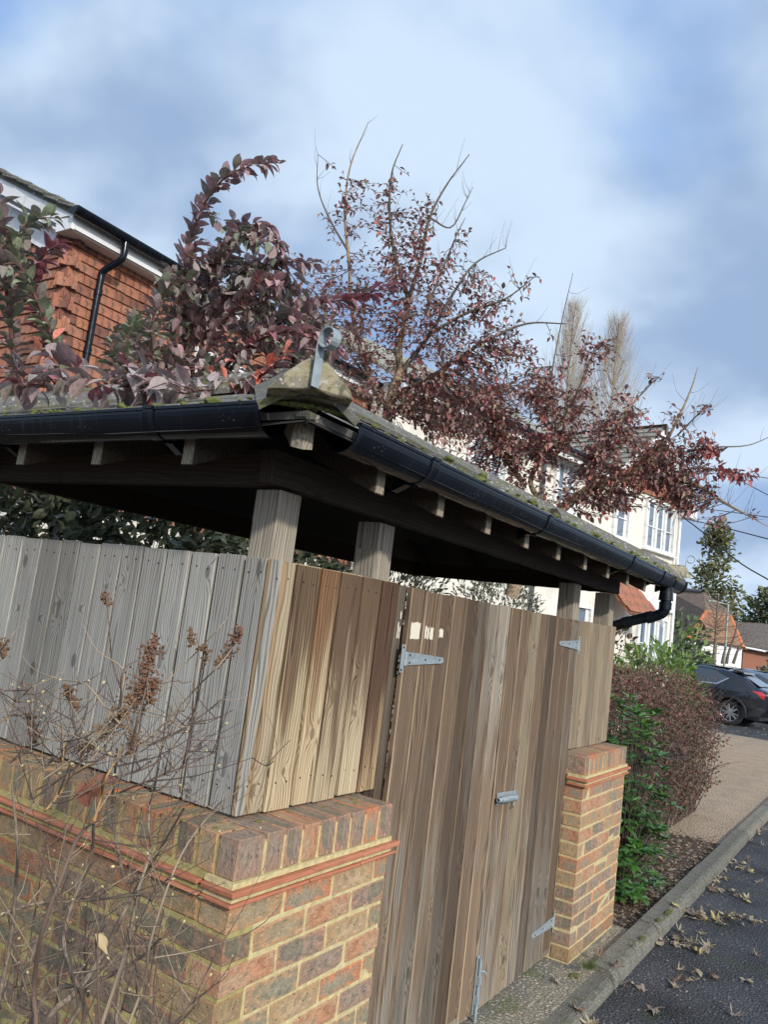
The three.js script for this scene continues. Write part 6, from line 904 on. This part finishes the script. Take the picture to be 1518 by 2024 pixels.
  const mo = []; for (const [x, y, n, w] of [[890, 610, 60, 26], [730, 780, 30, 14], [830, 660, 26, 14], [70, 860, 34, 20], [290, 990, 30, 26]]) for (let i = 0; i < n; i++) { const p = z(x + w * gauss(), y + w * 0.6 * gauss()); mo.push(blob(rr(0.003, 0.009), 0.4).translate(p.x, ground(p.x, p.z), p.z)); }
  const mm = mesh('moss', merge(mo), M.moss[0]); tag(mm, 'green moss cushions along the foot of the kerb', 'moss', null, 'stuff');
}
// ---------------------------------------------------------------- parked cars
function makeCar(name, label, paintRGB, pos, turn) {
  // built with x from nose (0) to tail (4.36), y up, z across; the group stands at the rear axle
  const C = thing(name, label, 'car', pos, turn), off = -3.42, paint = plain(paintRGB, { roughness: 0.28, metalness: 0.3, clearcoat: 1, clearcoatRoughness: 0.06 }), dark = plain([0.018, 0.019, 0.021], { roughness: 0.55 }), gl = plain([0.05, 0.065, 0.08], { roughness: 0.06, clearcoat: 1, clearcoatRoughness: 0.02 }), chrome = plain([0.6, 0.62, 0.65], { metalness: 0.9, roughness: 0.25 });
  const top = (x) => { const k = [[0, 0.62], [0.25, 0.8], [0.95, 0.98], [1.25, 1.04], [1.95, 1.48], [2.5, 1.555], [3.1, 1.52], [3.7, 1.36], [4.12, 1.09], [4.3, 1.04], [4.36, 0.9]]; for (let i = 1; i < k.length; i++) if (x <= k[i][0]) return mix(k[i - 1][1], k[i][1], sstep(k[i - 1][0], k[i][0], x) * 0.35 + 0.65 * (x - k[i - 1][0]) / (k[i][0] - k[i - 1][0])); return 0.9; };
  const bot = (x) => (x < 0.2 ? mix(0.4, 0.26, x / 0.2) : x > 4.0 ? mix(0.26, 0.48, (x - 4.0) / 0.36) : 0.24);
  const half = (x, y) => { const plan = 0.885 - 0.24 * Math.pow(Math.abs(x - 2.2) / 2.2, 5), bulge = 0.035 * Math.exp(-Math.pow((y - 0.75) / 0.2, 2)) * (Math.exp(-Math.pow((x - 3.42) / 0.5, 2)) + Math.exp(-Math.pow((x - 0.82) / 0.5, 2))), tuck = y > 0.92 ? 0.44 * (y - 0.92) : y < 0.5 ? 0.14 * (0.5 - y) : 0; return plan + bulge - tuck; };
  const arch = (x) => { let h = 0; for (const c of [0.78, 3.42]) { const d = Math.abs(x - c); if (d < 0.405) h = Math.max(h, 0.33 + Math.sqrt(0.405 * 0.405 - d * d)); } return h; };
  { const nx = 84, ny = 22, pos2 = [], idx = []; for (const s of [1, -1]) for (let i = 0; i <= nx; i++) for (let j = 0; j <= ny; j++) { const x = 4.36 * i / nx, lo = Math.max(bot(x), arch(x)), hi = top(x), t = j / ny, y = mix(lo, hi, t); const edge = j === ny ? 0.5 : j === ny - 1 ? 0.9 : j === ny - 2 ? 0.97 : 1; pos2.push(x + off, y, s * half(x, y) * (edge)); } const B = (nx + 1) * (ny + 1); for (let i = 0; i < nx; i++) for (let j = 0; j < ny; j++) { const a = i * (ny + 1) + j, b = a + ny + 1; idx.push(a, b, b + 1, a, b + 1, a + 1); idx.push(B + a, B + b + 1, B + b, B + a, B + a + 1, B + b + 1); } for (let i = 0; i < nx; i++) { const a = i * (ny + 1) + ny, b = a + ny + 1; idx.push(a, b, B + b, a, B + b, B + a); } const e = [0, nx]; for (const i of e) for (let j = 0; j < ny; j++) { const a = i * (ny + 1) + j; idx.push(a, a + 1, B + a + 1, a, B + a + 1, B + a); } const g = new THREE.BufferGeometry(); g.setAttribute('position', new THREE.Float32BufferAttribute(pos2, 3)); g.setIndex(idx); g.computeVertexNormals(); mesh('body', uvMetres(g), paint, C); }
  mesh('underbody', box(3.9, 0.5, 1.4, 2.2 + off, 0.48, 0), dark, C);
  const panel = (n, pts, m, s, lift = 0.006, sub = 5) => { const sh = new THREE.ShapeGeometry(new THREE.Shape(pts.map(([a, b]) => new THREE.Vector2(a, b)))); const ix = sh.index.array, P = sh.attributes.position, q = []; const tri = (a, b, c, k) => { if (k === 0) { for (const [x, y] of [a, b, c]) q.push(x + off, y, s * (half(x, y) + lift)); return; } const ab = [(a[0] + b[0]) / 2, (a[1] + b[1]) / 2], bc = [(b[0] + c[0]) / 2, (b[1] + c[1]) / 2], ca = [(c[0] + a[0]) / 2, (c[1] + a[1]) / 2]; tri(a, ab, ca, k - 1); tri(ab, b, bc, k - 1); tri(ca, bc, c, k - 1); tri(ab, bc, ca, k - 1); }; for (let i = 0; i < ix.length; i += 3) tri(...[0, 1, 2].map((k) => [P.getX(ix[i + k]), P.getY(ix[i + k])]), 3); const g = new THREE.BufferGeometry(); g.setAttribute('position', new THREE.Float32BufferAttribute(q, 3)); g.computeVertexNormals(); return mesh(n, uvMetres(g), m, C); };
  for (const s of [1, -1]) {
    panel('window', [[1.38, 1.03], [1.95, 1.37], [2.3, 1.44], [2.36, 1.05]], gl, s); panel('window', [[2.42, 1.05], [2.4, 1.44], [2.9, 1.42], [3.28, 1.26], [3.02, 1.08]], gl, s);
    panel('window_trim', [[1.36, 1.005], [1.36, 1.03], [3.02, 1.075], [3.30, 1.26], [3.33, 1.25], [3.05, 1.045]], chrome, s, 0.008);
    panel('sill_cladding', [[0.35, 0.25], [1.25, 0.27], [1.3, 0.42], [2.9, 0.42], [2.98, 0.27], [2.98, 0.25]], dark, s); panel('rear_cladding', [[3.86, 0.3], [4.15, 0.34], [4.28, 0.52], [4.16, 0.6], [3.9, 0.44]], dark, s, 0.008);
    panel('door_seam', [[2.38, 0.45], [2.39, 1.04], [2.398, 1.04], [2.388, 0.45]], dark, s, 0.004);
    panel('tail_light', [[3.92, 0.99], [4.18, 1.0], [4.26, 0.93], [4.24, 0.8], [4.14, 0.86], [4.08, 0.93]], plain([0.42, 0.015, 0.02], { roughness: 0.15, clearcoat: 1 }), s, 0.012);
    for (const cx of [0.78, 3.42]) { const ring = new THREE.Shape(); ring.absarc(0, 0, 0.445, -0.15, Math.PI + 0.15, false); ring.absarc(0, 0, 0.395, Math.PI + 0.15, -0.15, true); mesh('arch_cladding', new THREE.ExtrudeGeometry(ring, { depth: 0.03, bevelEnabled: true, bevelSize: 0.006, bevelThickness: 0.006, bevelSegments: 1 }), dark, C, [cx + off, 0.345, s > 0 ? half(cx, 0.7) - 0.02 : -half(cx, 0.7) - 0.01]);
      const W = new THREE.Group(); W.name = cx < 2 ? 'front_wheel' : 'rear_wheel'; C.add(W); W.position.set(cx + off, 0.345, s * 0.755); if (s < 0) W.rotation.y = Math.PI;
      mesh('tyre', new THREE.LatheGeometry([[0.235, -0.1], [0.30, -0.108], [0.335, -0.09], [0.345, -0.05], [0.345, 0.05], [0.335, 0.09], [0.30, 0.108], [0.235, 0.1]].map(([a, b]) => new THREE.Vector2(a, b)), 36).rotateX(Math.PI / 2), plain([0.02, 0.02, 0.021], { roughness: 0.9 }), W);
      const rim = mesh('rim', merge([new THREE.TorusGeometry(0.235, 0.012, 6, 36).translate(0, 0, 0.088), new THREE.CylinderGeometry(0.04, 0.04, 0.03, 16).rotateX(Math.PI / 2).translate(0, 0, 0.085)]), chrome, W); mesh('wheel_well', new THREE.CircleGeometry(0.235, 32).translate(0, 0, 0.02), dark, W);
      for (let k = 0; k < 5; k++) { const a = k / 5 * 6.283 + 0.4, sp = prism([[-0.028, 0.03], [-0.085, 0.225], [-0.062, 0.233], [-0.012, 0.10], [0.028, 0.226], [0.062, 0.222], [0.028, 0.03]], 0.02, 0.003); mesh('spoke', sp, chrome, W, [0, 0, 0.065], [0, 0, a]); } }
  }
  mesh('rear_screen', slab([V(3.52 + off, 1.435, 0.5), V(4.08 + off, 1.125, 0.58), V(4.08 + off, 1.125, -0.58), V(3.52 + off, 1.435, -0.5)], 0.012).translate(0, 0.012, 0), gl, C);
  mesh('spoiler', uvMetres(prism([[3.3, 1.49], [3.62, 1.435], [3.66, 1.40], [3.4, 1.45]], 1.06, 0.008).translate(off, 0.012, -0.53)), paint, C); mesh('roof_panel', slab([V(2.0 + off, 1.5, 0.44), V(3.2 + off, 1.5, 0.46), V(3.2 + off, 1.5, -0.46), V(2.0 + off, 1.5, -0.44)], 0.01).translate(0, 0.03, 0), paint, C);
  mesh('rear_bumper', uvMetres(prism([[4.1, 0.33], [4.36, 0.42], [4.39, 0.52], [4.3, 0.58], [4.1, 0.5]], 1.3, 0.01).translate(off, 0, -0.65)), dark, C); return C;
}
{ const p = onPlane(1459, 1432, 'y', -0.02); makeCar('parked_car', 'black crossover car with red tail lamp parked on the drive behind the brown hedge', [0.012, 0.014, 0.02], [p.x, -0.02, p.z], -Math.PI / 2 - 0.12 + 0.0); makeCar('parked_car', 'grey blue car mostly hidden behind the black car', [0.16, 0.2, 0.26], [p.x + 3.0, -0.02, p.z + 0.75], -Math.PI / 2 - 0.1); }
// ---------------------------------------------------------------- street furniture and wires
{
  const D = 36, base = at(1432, 1318, D), t = at(1441, 1193, D), L = thing('street_lamp', 'slim galvanised street lamp with a short arm before the white cottage', 'street lamp', [base.x, -0.1, base.z]), pole = plain([0.33, 0.37, 0.3], { metalness: 0.3, roughness: 0.5 }), h = t.y + 0.1, lat = at(1400, 1190, D).sub(t); lat.y = 0; lat.normalize();
  mesh('pole', tube([V(0, 0, 0), V(0, h * 0.25, 0)], 0.085, 0.085, 10), pole, L); mesh('pole', tube([V(0, h * 0.25, 0), V(0, h, 0)], 0.06, 0.045, 10), pole, L); mesh('arm', tube([V(0, h - 0.03, 0), lat.clone().multiplyScalar(0.62).setY(h + 0.05)], 0.035, 0.03, 8), pole, L); mesh('lantern', cbox(0.5, 0.09, 0.18, 0.02), pole, L, lat.clone().multiplyScalar(0.72).setY(h + 0.04).toArray(), [0, Math.atan2(-lat.z, lat.x), 0]);
  const T2 = at(1410, 1318, 33), tr = thing('young_tree', 'bare upright young tree trunk with fine twigs before the orange hipped roof', 'tree', [T2.x, -0.1, T2.z]), hh = at(1413, 1168, 33).y; mesh('trunk', tube([V(0, 0, 0), V(0.02, hh * 0.5, 0.03), V(0.04, hh, 0.02)], 0.12, 0.03, 8, 4), mat(T.bark, { tint: [1.5, 1.35, 1.2] }), tr);
  const S2 = at(1455, 1318, 34), sh = thing('young_tree', 'forked bare stems leaning beside the street lamp', 'tree', [S2.x, -0.1, S2.z]); const Pq = (x, y) => at(x, y, 34).sub(V(S2.x, -0.1, S2.z)); for (const l of [[[1437, 1312], [1441, 1290], [1455, 1250], [1458, 1228]], [[1450, 1312], [1462, 1280], [1478, 1262]], [[1428, 1312], [1432, 1290], [1436, 1278]]]) mesh('branch', tube(l.map((q) => Pq(...q)), 0.07, 0.02, 6, 4), M.bark, sh);
  reseed(4203); const tw = []; for (let i = 0; i < 60; i++) { const y = rr(0.45, 1), a = V(0.02, hh * y, 0.03), d = unit(); d.y = Math.abs(d.y) * 0.6; const Lq = (1.15 - y) * 3; tw.push(tube([a, a.clone().addScaledVector(d, Lq * 0.5), a.clone().addScaledVector(d, Lq).add(V(0, 0.2, 0))], 0.012, 0.004, 3, 2)); } const w = mesh('twigs', merge(tw), M.twig, tr); w.userData.kind = 'stuff';
  const wire = (l, D1, D2, label) => { const pts = l.map(([x, y], i) => at(x, y, mix(D1, D2, i / (l.length - 1)))); const m = mesh('overhead_cable', tube(pts, 0.014, 0.014, 5, 6), plain([0.02, 0.02, 0.022])); tag(m, label, 'cable', 'overhead cables beyond the cream house'); };
  wire([[1330, 1020], [1420, 1040], [1518, 1065], [1600, 1085]], 22, 16, 'lowest overhead cable, running from the gable corner of the cream house'); wire([[1340, 1000], [1430, 1010], [1518, 1022], [1600, 1032]], 30, 24, 'thin overhead cable just over the lowest one'); wire([[1340, 915], [1430, 935], [1518, 978], [1600, 1020]], 30, 24, 'middle overhead cable passing behind the arching branch tips'); wire([[1335, 1010], [1400, 1060], [1460, 1110], [1518, 1145], [1600, 1190]], 18, 12, 'sagging overhead cable dropping steeply past the conifer'); wire([[1340, 920], [1430, 932], [1518, 945], [1600, 958]], 34, 30, 'topmost overhead cable behind the arching branch tips');
}
renderer.render(scene, camera);
